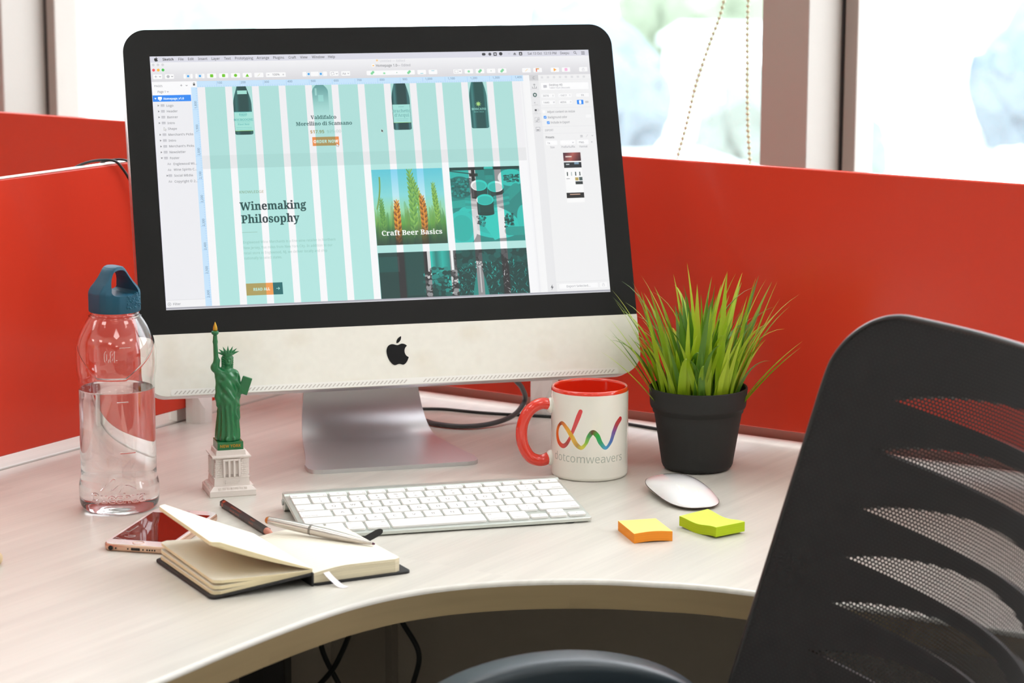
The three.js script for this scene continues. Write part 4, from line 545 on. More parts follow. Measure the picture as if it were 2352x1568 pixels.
// ---------------------------------------------------------------- potted grass
{
  const t = thing('potted_plant', 'artificial green grass plant in a black plastic pot', 'plant', 0.1973, D, -2.620);
  const pot = lathe([[0, 0.001], [0.034, 0.001], [0.0365, 0.003], [0.0378, 0.006], [0.0472, 0.0655], [0.0497, 0.0665], [0.0508, 0.069], [0.0522, 0.0875], [0.0518, 0.0885], [0.0506, 0.0885], [0.0495, 0.087], [0.0480, 0.062], [0, 0.060]], 96);
  part('pot', pot, std('#1f1f1f', 0.7), t);
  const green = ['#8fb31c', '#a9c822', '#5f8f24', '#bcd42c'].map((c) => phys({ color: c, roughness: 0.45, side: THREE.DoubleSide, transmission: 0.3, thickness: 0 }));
  // a blade bends outwards from its root; folded along its middle
  const blade = (x, z, az, lean, len, wd, curl, droop, m) => {
    const n = 13, g = grid((u, v) => {
      const a = v, e = lean + curl * a + droop * a * a * a; let r = 0, y = 0; const steps = 14; for (let k = 0; k < steps; k++) { const q = a * (k + 0.5) / steps, th = lean + curl * q + droop * q * q * q; r += Math.sin(th) * len * a / steps; y += Math.cos(th) * len * a / steps; }
      const w = wd * (0.42 + 1.05 * Math.sin(Math.min(1, a * 1.05) * Math.PI * 0.93) ** 0.9) * Math.pow(1 - a, 0.50) * (a > 0.97 ? 0.3 : 1), q = (u - 0.5) * 2, dip = -(1 - Math.abs(q)) * w * 0.35;
      const cx = Math.cos(az), sx = Math.sin(az); return [x + cx * (r + dip * Math.cos(e)) - sx * q * w, 0.060 + y - dip * Math.sin(e), z + sx * (r + dip * Math.cos(e)) + cx * q * w];
    }, 2, n);
    part('blade', g, m, t);
  };
  for (let i = 0; i < 150; i++) {
    const ring = Math.sqrt((i + 0.5) / 150), az = i * 2.39996 + rr(-0.3, 0.3), r0 = 0.038 * ring;
    const len = rr(0.085, 0.160) * (1 - 0.05 * ring), lean = 0.03 + 0.25 * ring + rr(-0.08, 0.08), curl = rr(0.05, 0.42) * (0.5 + 0.6 * ring), droop = rnd() < 0.35 ? rr(0.3, 1.3) : rr(0, 0.3);
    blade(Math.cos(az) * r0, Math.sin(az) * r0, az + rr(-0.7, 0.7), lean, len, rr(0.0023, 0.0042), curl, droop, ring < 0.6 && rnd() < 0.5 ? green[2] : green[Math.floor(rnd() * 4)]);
  }
  // strays the photograph shows: long thin blades to the left, a pair to the right, a short one in front
  for (const [x, z, az, le, L, w, cu, dr, k] of [[-0.036, 0.01, 3.05, 0.50, 0.112, 0.0026, 0.20, 0.2, 1], [-0.036, 0.016, 3.0, 0.62, 0.100, 0.0025, 0.25, 0.15, 3], [-0.034, 0.02, 3.15, 0.40, 0.122, 0.0027, 0.22, 0.1, 3], [-0.034, 0.0, 3.25, 0.52, 0.108, 0.0024, 0.12, 0.1, 2], [0.036, 0.018, 0.0, 0.62, 0.102, 0.0030, 0.25, 0.05, 0], [0.036, 0.016, 0.05, 0.56, 0.108, 0.0027, 0.3, 0.05, 1], [-0.018, 0.036, 1.9, 0.02, 0.066, 0.0036, 0.1, 0.3, 1], [-0.004, 0.034, 1.7, 0.10, 0.150, 0.0044, 0.1, 0.1, 3], [0.018, 0.032, 1.2, 0.06, 0.160, 0.0046, 0.05, 0.1, 1], [0.006, 0.036, 1.5, 0.05, 0.128, 0.0042, 0.1, 0.3, 3], [0.03, 0.025, 0.6, 0.12, 0.155, 0.0044, 0.1, 0.1, 0], [-0.026, 0.03, 2.4, 0.16, 0.150, 0.0042, 0.2, 0.1, 0], [0.026, 0.02, 0.1, 0.3, 0.155, 0.0030, 0.2, 0.5, 1], [-0.01, 0.0, 2.9, 0.2, 0.160, 0.0032, 0.2, 0.2, 3], [0.0, 0.0, 4.0, 0.05, 0.160, 0.0030, 0.1, 0.1, 3], [0.005, 0.01, 0.4, 0.08, 0.158, 0.0036, 0.12, 0.3, 1]]) blade(x, z, az, le, L, w, cu, dr, green[k]);
}

// ---------------------------------------------------------------- water bottle
{
  const t = thing('water_bottle', 'clear half-full water bottle with a dark teal loop cap at the left', 'bottle', -0.3900, D, -2.4430, 0.16);
  const sq_ = (a) => a.map(([r, y]) => [r, y > 122 ? 122 + (y - 122) * 0.879 : y]);
  const o = [[0, 5], [12, 4.6], [22, 2.2], [29, 0.2], [33, 0], [36.3, 1.6], [38.6, 6], [39.4, 13], [39.4, 25], [38.6, 29], [37.6, 33], [37.4, 60], [37.3, 90], [37.3, 120], [37.6, 132], [38.9, 140], [39.4, 152], [39.4, 163], [38.4, 172], [36, 181], [32.2, 190], [28.2, 198], [26, 202], [25.8, 203.6], [24, 205], [23.2, 207], [23.2, 226]];
  const w = 1.3, inner = [[0, 7], [12, 6.6], [22, 4.0], [29, 2.0], [33, 1.9], [35, 3], [37.1, 6.6], [38.0, 13], [38.0, 25], [37.3, 28.8], [36.3, 33], [36.1, 60], [36.0, 90], [36.0, 120], [36.3, 132], [37.6, 140], [38.1, 152], [38.1, 163], [37.1, 171.6], [34.8, 180.2], [31.1, 189], [27.0, 197], [24.6, 201.4], [24.2, 203], [22.4, 205], [21.8, 207], [21.8, 226]];
  const smooth = (a) => { const c = new THREE.CatmullRomCurve3(a.map((p) => V3(p[0], p[1], 0)), false, 'centripetal'), L = []; const n = 170; for (let i = 0; i <= n; i++) { const q = c.getPoint(i / n); L.push([Math.max(0, q.x) / 1000, q.y / 1000]); } return L; };
  const so = smooth(sq_(o)), si = smooth(sq_(inner)).reverse(), prof = [...so, ...si];
  const body = lathe(prof, 128);
  { const u = body.attributes.uv, p = body.attributes.position, n = prof.length; for (let i = 0; i < p.count; i++) { const inside = i % n >= so.length; u.setXY(i, Math.floor(i / n) / 128 + 0.5, inside ? 0.999 : p.getY(i) / 0.24); } }
  // raised marks moulded into the wall: capacity, scale ticks, mountain and maker's word
  const emboss = canvas(2048, 1024, (c, W, H) => {
    c.fillStyle = '#000'; c.fillRect(0, 0, W, H); c.strokeStyle = '#fff'; c.fillStyle = '#fff'; c.lineCap = 'round'; c.lineJoin = 'round';
    const X = (mm) => W / 2 + mm / (2 * Math.PI * 37.5) * W, Y = (mm) => H - mm / 240 * H;
    c.filter = 'blur(1px)';
    c.lineWidth = 4; c.font = '58px sans-serif'; c.strokeText('0.8L', X(-11), Y(154)); c.beginPath(); c.moveTo(X(4), Y(167)); c.lineTo(X(14), Y(167)); c.moveTo(X(0), Y(113)); c.lineTo(X(11), Y(113)); c.moveTo(X(2), Y(63)); c.lineTo(X(17), Y(63)); c.stroke();
    c.lineWidth = 6; c.beginPath(); c.moveTo(X(-18), Y(25)); c.lineTo(X(-6), Y(38)); c.lineTo(X(-3), Y(37)); c.lineTo(X(-8), Y(24)); c.lineTo(X(2), Y(33)); c.lineTo(X(5), Y(32)); c.lineTo(X(0), Y(23)); c.lineTo(X(6), Y(30)); c.lineTo(X(9), Y(30)); c.lineTo(X(16), Y(26)); c.stroke();
    c.font = '62px sans-serif'; c.lineWidth = 5; c.save(); c.translate(X(-29), Y(14)); const m = c.measureText('Quechua').width; c.scale((X(26) - X(-29)) / m, 0.8); c.strokeText('Quechua', 0, 0); c.restore();
    c.lineWidth = 8; c.beginPath(); c.moveTo(X(-49), Y(165)); c.lineTo(X(-19), Y(136)); c.lineTo(X(9), Y(136)); c.lineTo(X(46), Y(165)); c.stroke();
  }, false);
  part('wall', body, phys({ color: '#ffffff', roughness: 0.015, transmission: 1, thickness: 0.0013, ior: 1.49, bumpMap: emboss, bumpScale: 0.0004 }), t, 'clear plastic wall with moulded marks');
  const LV = 0.122, wp = si.filter((p) => p[1] < LV - 0.0005).map((p) => [Math.max(0, p[0] + (p[0] > 0 ? 0.0002 : 0)), p[1] - 0.0002]).reverse();
  wp.push([0.0362, LV - 0.0004], [0.0359, LV - 0.0001], [0.033, LV - 0.0009], [0.03, LV - 0.001], [0, LV - 0.001]);
  part('water', lathe(wp, 128), phys({ color: '#ffffff', roughness: 0, transmission: 1, thickness: 0.07, ior: 1.333 }), t, 'clear still water');
  // cap: collar below, tapering loop above with a rounded opening through it
  const R = 0.0254, y0 = 0.1982, sup = (a, e) => { const c = Math.cos(a), s = Math.sin(a); return [Math.sign(c) * Math.pow(Math.abs(c), e), Math.sign(s) * Math.pow(Math.abs(s), e)]; };
  const sect = [[0, R - 0.0006, R - 0.0006], [0.0008, R, R], [0.018, R, R], [0.0205, R - 0.0004, R - 0.0004], [0.0245, 0.0222, 0.0205], [0.029, 0.0186, 0.0170], [0.034, 0.0152, 0.0140], [0.039, 0.0122, 0.0122], [0.0425, 0.0100, 0.0114], [0.0446, 0.0078, 0.0106], [0.0455, 0.005, 0.0094]];
  const cg = (() => { const n = 72, pos = [], idx = []; sect.forEach(([y, a, b]) => { for (let i = 0; i < n; i++) { const q = sup(i / n * 2 * Math.PI, y > 0.021 ? 0.8 : 1); pos.push(a * q[0], y, b * q[1]); } }); const m = sect.length; for (let j = 0; j < m - 1; j++) for (let i = 0; i < n; i++) { const A = j * n + i, B = j * n + (i + 1) % n, C = A + n, E = B + n; idx.push(A, C, B, B, C, E); } const b0 = pos.length / 3; pos.push(0, 0, 0, 0, sect[m - 1][0] + 0.0002, 0); for (let i = 0; i < n; i++) { idx.push(b0, i, (i + 1) % n); idx.push(b0 + 1, (m - 1) * n + (i + 1) % n, (m - 1) * n + i); } const g = new THREE.BufferGeometry(); g.setAttribute('position', new THREE.Float32BufferAttribute(pos, 3)); g.setAttribute('uv', new THREE.Float32BufferAttribute(new Float32Array(pos.length / 3 * 2), 2)); g.setIndex(idx); g.computeVertexNormals(); return g; })();
  const hs = new THREE.Shape(); hs.moveTo(-0.0150, 0.0225); hs.quadraticCurveTo(-0.0160, 0.0185, -0.010, 0.0180); hs.lineTo(0.010, 0.0180); hs.quadraticCurveTo(0.0160, 0.0185, 0.0150, 0.0225); hs.quadraticCurveTo(0.0110, 0.033, 0.0078, 0.0385); hs.quadraticCurveTo(0.0055, 0.0424, 0, 0.0424); hs.quadraticCurveTo(-0.0055, 0.0424, -0.0078, 0.0385); hs.quadraticCurveTo(-0.0110, 0.033, -0.0150, 0.0225);
  const cutter = new THREE.ExtrudeGeometry(hs, { depth: 0.08, bevelEnabled: false, curveSegments: 16 }).translate(0, 0, -0.04);
  const A = new Brush(mergeVertices(cg)), Bb = new Brush(mergeVertices(cutter)); A.updateMatrixWorld(); Bb.updateMatrixWorld();
  const ev = new Evaluator(); ev.useGroups = false; ev.attributes = ['position', 'normal', 'uv'];
  const cap = creased(plain(ev.evaluate(A, Bb, SUBTRACTION).geometry), 0.7);
  part('cap', cap.rotateY(0.58).scale(1, 0.975, 1).translate(0, y0, 0), phys({ color: '#084f68', roughness: 0.5 }), t, 'dark teal loop cap');
  part('cap_grip', merge(Array.from({ length: 60 }, (_, i) => { const a = 0.92 + rr(-0.42, 0.42) , y = y0 + 0.004 + rr(0, 0.015); return new THREE.SphereGeometry(rr(0.0005, 0.0011), 8, 6).translate(R * Math.sin(a), y, R * Math.cos(a)); })), phys({ color: '#0b5870', roughness: 0.45 }), t, 'dimpled grip patch on the cap');
}
// ---------------------------------------------------------------- statuette
{
  const yaw = 0.29, c0 = [-0.2885, -2.5085];
  const t = thing('statuette', 'green robed souvenir statuette with raised torch on a white pedestal', 'statuette', c0[0], D, c0[1], yaw);
  const white = std('#e6dcd6', 0.55), green = phys({ color: '#106d3b', roughness: 0.32, clearcoat: 0.4, clearcoatRoughness: 0.25 }), gold = std('#c99a32', 0.35, { metalness: 0.6 });
  t.scale.y = 0.976;
  // pedestal: tapering block on a stepped foot with cornice
  const sq = (rows) => { const pos = [], idx = []; rows.forEach(([y, w]) => pos.push(-w, y, w, w, y, w, w, y, -w, -w, y, -w)); for (let j = 0; j < rows.length - 1; j++) for (let i = 0; i < 4; i++) { const a = j * 4 + i, b = j * 4 + (i + 1) % 4; idx.push(a, b, b + 4, a, b + 4, a + 4); } const m = (rows.length - 1) * 4; idx.push(m, m + 1, m + 2, m, m + 2, m + 3, 0, 2, 1, 0, 3, 2); const g = new THREE.BufferGeometry(); g.setAttribute('position', new THREE.Float32BufferAttribute(pos, 3)); g.setIndex(idx); return creased(g.toNonIndexed(), 0.3); };
  part('foot', sq([[0, 0.0232], [0.0008, 0.0236], [0.0062, 0.0236], [0.0068, 0.0230], [0.0098, 0.0200], [0.0104, 0.0192]]), white, t);
  part('block', sq([[0.0104, 0.0182], [0.0185, 0.0176], [0.0187, 0.0182], [0.0197, 0.0182], [0.0199, 0.0170], [0.0385, 0.0157]]), white, t);
  part('cornice', sq([[0.0385, 0.0162], [0.0395, 0.0180], [0.0405, 0.0195], [0.0418, 0.0197], [0.0420, 0.0170], [0.0422, 0.0152], [0.0470, 0.0148], [0.0474, 0.0140]]), white, t);
  const fx = (y) => 0.0170 - (y - 0.0199) * 0.07; // half width of the shaft
  for (let f = 0; f < 4; f++) {
    const turn = (g) => g.rotateY(f * Math.PI / 2);
    for (const x of [-0.0098, -0.0046, 0.0006, 0.0058]) { part('pilaster', turn(rbox(0.0022, 0.0185, 0.0036, 0.0004, x + 0.002, 0.0292, 0.0176, 1).rotateX(-0.0)), white, t); }
    part('lintel', turn(rbox(0.0182, 0.0022, 0.0036, 0.0003, 0.0, 0.0378, 0.0172, 1)), white, t);
    for (const x of [-0.0052, 0.0, 0.0052]) part('recess_shade', turn(box(0.0026, 0.0016, 0.0012, x, 0.0215, 0.0170)), std('#b9aca6', 0.7), t);  // darker blocks: the shade of the recesses put into their colour
    for (let r = 0; r < 8; r++) for (const s of [-1, 1]) for (const k of [0, 1]) { const y = 0.0212 + r * 0.0022, x = s * (0.0105 + k * 0.0028 + (r % 2) * 0.0008); if (Math.abs(x) + 0.0013 < fx(y) - 0.0005) part('brick', turn(box(0.0025, 0.0019, 0.0008, x, y, fx(y) + 0.0001)), white, t); }
    for (let k = 0; k < 7; k++) part('dentil', turn(box(0.0028, 0.0022, 0.0026, -0.0132 + k * 0.0044, 0.0084, 0.0212)), white, t);
    part('plaque', turn(rbox(0.0135, 0.0046, 0.0012, 0.0003, 0, 0.0146, 0.0178, 1)), white, t);
  }
  // figure: one field of smoothly joined capsules, millimetres, feet at y = 0
  const PL = 0.0474; // plinth stands on the cornice block
  part('plinth', rbox(0.0265, 0.0085, 0.0265, 0.0006, 0, PL + 0.0042, 0), green, t);
  const font = await new FontLoader().loadAsync('fonts/droid/droid_sans_bold.typeface.json');
  const tx = new TextGeometry('NEW YORK', { font, size: 0.0031, depth: 0.0006, curveSegments: 4 }); tx.computeBoundingBox(); tx.translate(-(tx.boundingBox.max.x + tx.boundingBox.min.x) / 2, PL + 0.0028, 0.0131); tx.scale(0.98, 1, 1);
  part('lettering', tx, gold, t, 'gold NEW YORK lettering');
  const ty = new TextGeometry('New York', { font, size: 0.0026, depth: 0.0005, curveSegments: 3 }); ty.computeBoundingBox(); ty.translate(-ty.boundingBox.max.x / 2, 0.0136, 0.0183);
  part('plaque_lettering', ty, white, t);
  const caps = []; const cap_ = (ax, ay, az, bx, by, bz, r1, r2, k = 2.5) => caps.push([ax, ay, az, bx, by, bz, r1, r2, k]);
  cap_(-0.4, 4, 0, 0.5, 40, 0, 12.6, 9.2, 5); cap_(0.5, 40, 0, 0.3, 66, -0.3, 9.2, 8.0, 5);           // robe
  cap_(-6.5, 70, -0.5, 6.6, 69, -0.5, 4.4, 4.4, 4);                                             // shoulders
  cap_(0.4, 72, 0, 0.8, 79, 0.6, 2.8, 2.6, 2);                                                  // neck
  cap_(1.0, 81.5, 1.2, 1.0, 86.5, 0.6, 3.7, 4.3, 1.5);                                          // head
  cap_(-3.4, 76, -1.5, -2.8, 86, -1.0, 1.8, 2.6, 1.5); cap_(5.0, 76, -1.5, 4.6, 86, -1.0, 1.8, 2.6, 1.5); cap_(0.8, 78, -2.8, 0.8, 87, -2.4, 2.8, 3.6, 1.5); // hair
  cap_(-8.0, 70.5, -0.5, -12.4, 77.5, 0, 4.4, 3.9, 3); cap_(-12.4, 76, 0, -9.8, 84, 0, 3.7, 2.9, 2); // sleeve of the raised arm
  cap_(-10.6, 80, 0, -11.4, 104, 0.2, 2.7, 2.2, 2); cap_(-11.4, 104, 0.2, -11.4, 109.5, 0.4, 2.4, 2.2, 1.5);   // raised arm and fist
  cap_(7.6, 69, 0, 11.6, 57, 1.5, 4.2, 3.8, 3); cap_(11.6, 57, 1.5, 14.5, 50.5, 4.2, 3.4, 2.6, 2.5);          // lowered arm
  cap_(14.5, 50.5, 4.2, 18.8, 52.0, 5.6, 2.3, 1.6, 1);                                        // hand under the tablet
  cap_(-8.6, 66, 1, -10.2, 46, 2.5, 3.4, 2.6, 3); cap_(-9.6, 47, 2, -9.8, 38, 2, 2.8, 2.4, 3);          // hanging mantle at the left
  cap_(11.0, 55, 1, 9.6, 24, 2.5, 2.4, 2.0, 3); cap_(-5, 62, 6.0, 8.5, 36, 6.0, 2.0, 2.0, 3); cap_(-8, 38, 4, 8, 24, 7, 1.6, 1.6, 3);   // mantle folds across
  cap_(-4.2, 2, 9, -4, 3, 12.4, 2.0, 1.7, 1.5); cap_(4.2, 2, 9, 4.4, 3, 12.4, 2.0, 1.7, 1.5); // feet
  const field = (x, y, z) => {
    let d = 1e9;
    for (const [ax, ay, az, bx, by, bz, r1, r2, k] of caps) {
      const ux = bx - ax, uy = by - ay, uz = bz - az, px = x - ax, py = y - ay, pz = z - az; const h = Math.min(1, Math.max(0, (px * ux + py * uy + pz * uz) / (ux * ux + uy * uy + uz * uz)));
      const e = Math.hypot(px - ux * h, py - uy * h, pz - uz * h) - (r1 + (r2 - r1) * h);
      const q = Math.max(k - Math.abs(d - e), 0) / k; d = Math.min(d, e) - q * q * k * 0.25;
    }
    if (y < 72 && d < 4) { // pleats: vertical below, slanting across the body above
      const a = Math.atan2(z, x), low = Math.min(1, Math.max(0, (44 - y) / 14));
      d += low * 0.75 * Math.sin(a * 13 + 0.6 * Math.sin(y * 0.12)) * Math.min(1, (y + 6) / 16) + (1 - low) * 0.5 * Math.sin((x * 0.75 + y * 0.62) * 0.95) * (z > -4 ? 1 : 0.3) * (x > -10 ? 1 : 0.4);
      d += 0.3 * Math.exp(-(((y - 40 - x * 0.9) / 1.5) ** 2)) * -1.4;
    }
    if (y > 77 && y < 93 && z > 1.5) { // face: eye hollows, nose, mouth
      const fx_ = x - 1.0, fy = y - 84, e2 = (px, py, sx, sy) => Math.exp(-(((fx_ - px) / sx) ** 2) - ((fy - py) / sy) ** 2);
      d += 0.75 * (e2(1.55, 0.7, 0.85, 0.5) + e2(-1.55, 0.7, 0.85, 0.5)) - 0.28 * (e2(1.55, 0.55, 0.45, 0.3) + e2(-1.55, 0.55, 0.45, 0.3)) - 1.0 * e2(0, -0.5, 0.5, 1.1) - 0.3 * e2(0, -1.1, 0.8, 0.4) + 0.35 * e2(0, -2.35, 1.0, 0.22) - 0.3 * (e2(0, -2.0, 0.9, 0.25) + e2(0, -2.75, 0.8, 0.28)) - 0.35 * e2(0, -3.7, 0.9, 0.6);
    }
    if (y > 76 && Math.abs(x - 1) < 6.2 && (z < 1.6 || Math.abs(x - 1) > 3.2)) d += 0.15 * Math.sin(y * 2.6 + x * 1.1) * Math.min(1, (y - 76) / 3); // waves of hair
    return d;
  };
  const carve = (N, half, cx_, cy_, cz_, keep) => {
    const mc = new MarchingCubes(N, new THREE.MeshBasicMaterial(), false, false, 200000); mc.isolation = 0; mc.reset();
    for (let k = 0; k < N; k++) for (let j = 0; j < N; j++) for (let i = 0; i < N; i++) { const x = (i - N / 2) / (N / 2) * half + cx_, y = (j - N / 2) / (N / 2) * half + cy_, z = (k - N / 2) / (N / 2) * half + cz_; let v = -99; if (x > -20 && x < 28 && z > -18 && z < 20 && y > -2 && y < 114) v = -Math.max(field(x, y, z), -y - 0.2, keep(x, y, z)); mc.field[i + j * N + k * N * N] = v; }
    mc.update(); const cnt = mc.count, fg = new THREE.BufferGeometry(), P = new Float32Array(cnt * 3);
    for (let i = 0; i < cnt; i++) { P[3 * i] = (mc.positionArray[3 * i] * half + cx_) / 1000; P[3 * i + 1] = (mc.positionArray[3 * i + 1] * half + cy_) / 1000; P[3 * i + 2] = (mc.positionArray[3 * i + 2] * half + cz_) / 1000; }
    fg.setAttribute('position', new THREE.BufferAttribute(P, 3)); const q = mergeVertices(fg, 1e-6); q.computeVertexNormals(); return q.translate(0, PL + 0.0084, 0);
  };
  const headBox = (x, y, z) => Math.max(Math.abs(x - 1) - 6.4, 77.2 - y);        // inside the head region this is negative
  const sm = merge([carve(132, 60, 0, 55, 0, (x, y, z) => -Math.max(Math.abs(x - 1) - 6.0, 78.2 - y)), carve(84, 9, 1, 84.5, 0, headBox)]);
  const fig = part('figure', sm, green, t, 'green robed figure'); const FY = PL + 0.0084;
  // crown with seven rays, tablet, torch
  const crownB = lathe([[0.0046, -0.0012], [0.0050, 0], [0.0056, 0.002], [0.0050, 0.0022], [0.0043, 0.0006], [0.0040, -0.0010]], 40).rotateX(-0.12).translate(0.001, FY + 0.0893, 0.0002);
  part('crown', crownB, green, t);
  for (let k = 0; k < 7; k++) { const a = -1.35 + k * 0.45; part('crown_ray', new THREE.ConeGeometry(0.0019, 0.0080, 8).scale(1, 1, 0.6).translate(0, 0.0032, 0).rotateX(0).applyMatrix4(new THREE.Matrix4().makeRotationZ(-a * 0.95)).translate(0.001 + Math.sin(a) * 0.0052, FY + 0.0905 + Math.cos(a) * 0.0022, 0.0006 + Math.cos(a) * 0.0022), green, t); }
  part('tablet', rbox(0.0100, 0.0185, 0.0032, 0.0008, 0, 0, 0).rotateZ(-0.32).rotateY(-0.35).translate(0.0172, FY + 0.0575, 0.0060), green, t);
  part('torch_cup', lathe([[0, 0], [0.0017, 0], [0.0020, 0.0020], [0.0036, 0.0034], [0.0038, 0.0052], [0.0033, 0.0062], [0, 0.0062]], 32).translate(-0.0114, FY + 0.109, 0.0004), green, t);
  part('flame', lathe([[0, 0], [0.0020, 0.0002], [0.0024, 0.002], [0.0021, 0.0045], [0.0012, 0.0072], [0.0003, 0.0096], [0, 0.0098]], 24).translate(-0.0112, FY + 0.1150, 0.0004), gold, t, 'golden torch flame');
}
// ---------------------------------------------------------------- phone
{
  const t = thing('phone', 'white-faced rose gold phone with cracked glass lying under the notebook page', 'phone', -0.3330, D, -2.3360, -0.23);
  const gold = std('#d9b49b', 0.32, { metalness: 0.75 }), W = 0.067, L = 0.138, T = 0.0071;
  const body = new THREE.ExtrudeGeometry(rrect(W - 0.005, L - 0.005, 0.0075), { depth: T - 0.005, bevelEnabled: true, bevelSize: 0.0025, bevelThickness: 0.0025, bevelSegments: 8, curveSegments: 12 }).rotateX(-Math.PI / 2).translate(0, 0.0025, 0);
  part('body', creased(plain(body), 0.9), gold, t, 'rose gold metal body');
  const face = new THREE.ExtrudeGeometry(rrect(W - 0.0026, L - 0.0026, 0.0085), { depth: 0.0004, bevelEnabled: true, bevelSize: 0.0004, bevelThickness: 0.0004, bevelSegments: 3, curveSegments: 12, bevelOffset: -0.0004 }).rotateX(-Math.PI / 2).translate(0, T - 0.0006, 0);
  part('front_glass', face, phys({ color: '#f1ecec', roughness: 0.08, clearcoat: 1, clearcoatRoughness: 0.02 }), t, 'white front glass');
  const y = T + 0.00025;
  part('display', new THREE.PlaneGeometry(0.0590, 0.1045).rotateX(-Math.PI / 2).translate(0, y + 0.0001, 0), phys({ color: '#050505', roughness: 0.03, clearcoat: 1, clearcoatRoughness: 0.01, ior: 1.6 }), t, 'black glossy display');
  part('home_button', new THREE.TorusGeometry(0.0053, 0.0004, 8, 40).rotateX(Math.PI / 2).translate(0, y, 0.0607), gold, t);
  part('speaker_slot', rbox(0.011, 0.0004, 0.0012, 0.0002, 0, y, -0.0605), std('#8d8484', 0.6), t); part('front_camera', cyl(0.0012, 0.0012, 0.0004, -0.0095, y, -0.0605, 20), std('#6f4a52', 0.3), t);
  const dark = std('#17110f', 0.6), z = L / 2 - 0.0002;
  part('audio_jack', cyl(0.0022, 0.0022, 0.0016, 0, 0, 0, 24).rotateX(Math.PI / 2).translate(-0.0246, T / 2 - 0.0002, z), dark, t);
  part('charging_port', rbox(0.0090, 0.0026, 0.0014, 0.0006, 0, T / 2 - 0.0002, z), dark, t);
  for (const x of [-0.0195, -0.0075, 0.0075, 0.0115, 0.0140, 0.0165, 0.0190]) part('hole', cyl(0.0008, 0.0008, 0.0012, 0, 0, 0, 12).rotateX(Math.PI / 2).translate(x, T / 2 - 0.0002, z), dark, t);
  for (const yz of [-0.028, -0.016]) part('side_button', rbox(0.0009, 0.0022, 0.0085, 0.0004, W / 2 + 0.0001, T / 2, yz), gold, t);
  const crack = std('#f3eeee', 0.3);
  for (const pts of [[[-0.0285, 0.0655], [-0.021, 0.064], [-0.015, 0.0615], [-0.008, 0.0605], [0.0, 0.060]], [[-0.0285, 0.047], [-0.0225, 0.050], [-0.019, 0.0525], [-0.016, 0.052]], [[-0.031, 0.058], [-0.0255, 0.057], [-0.0205, 0.0575], [-0.016, 0.0585]], [[-0.022, 0.041], [-0.0175, 0.043], [-0.013, 0.041], [-0.0125, 0.037], [-0.020, 0.037]]]) part('crack', tube(pts.map((p) => [p[0], y + 0.0002, p[1]]), 0.00013, 30, 5), crack, t);
}

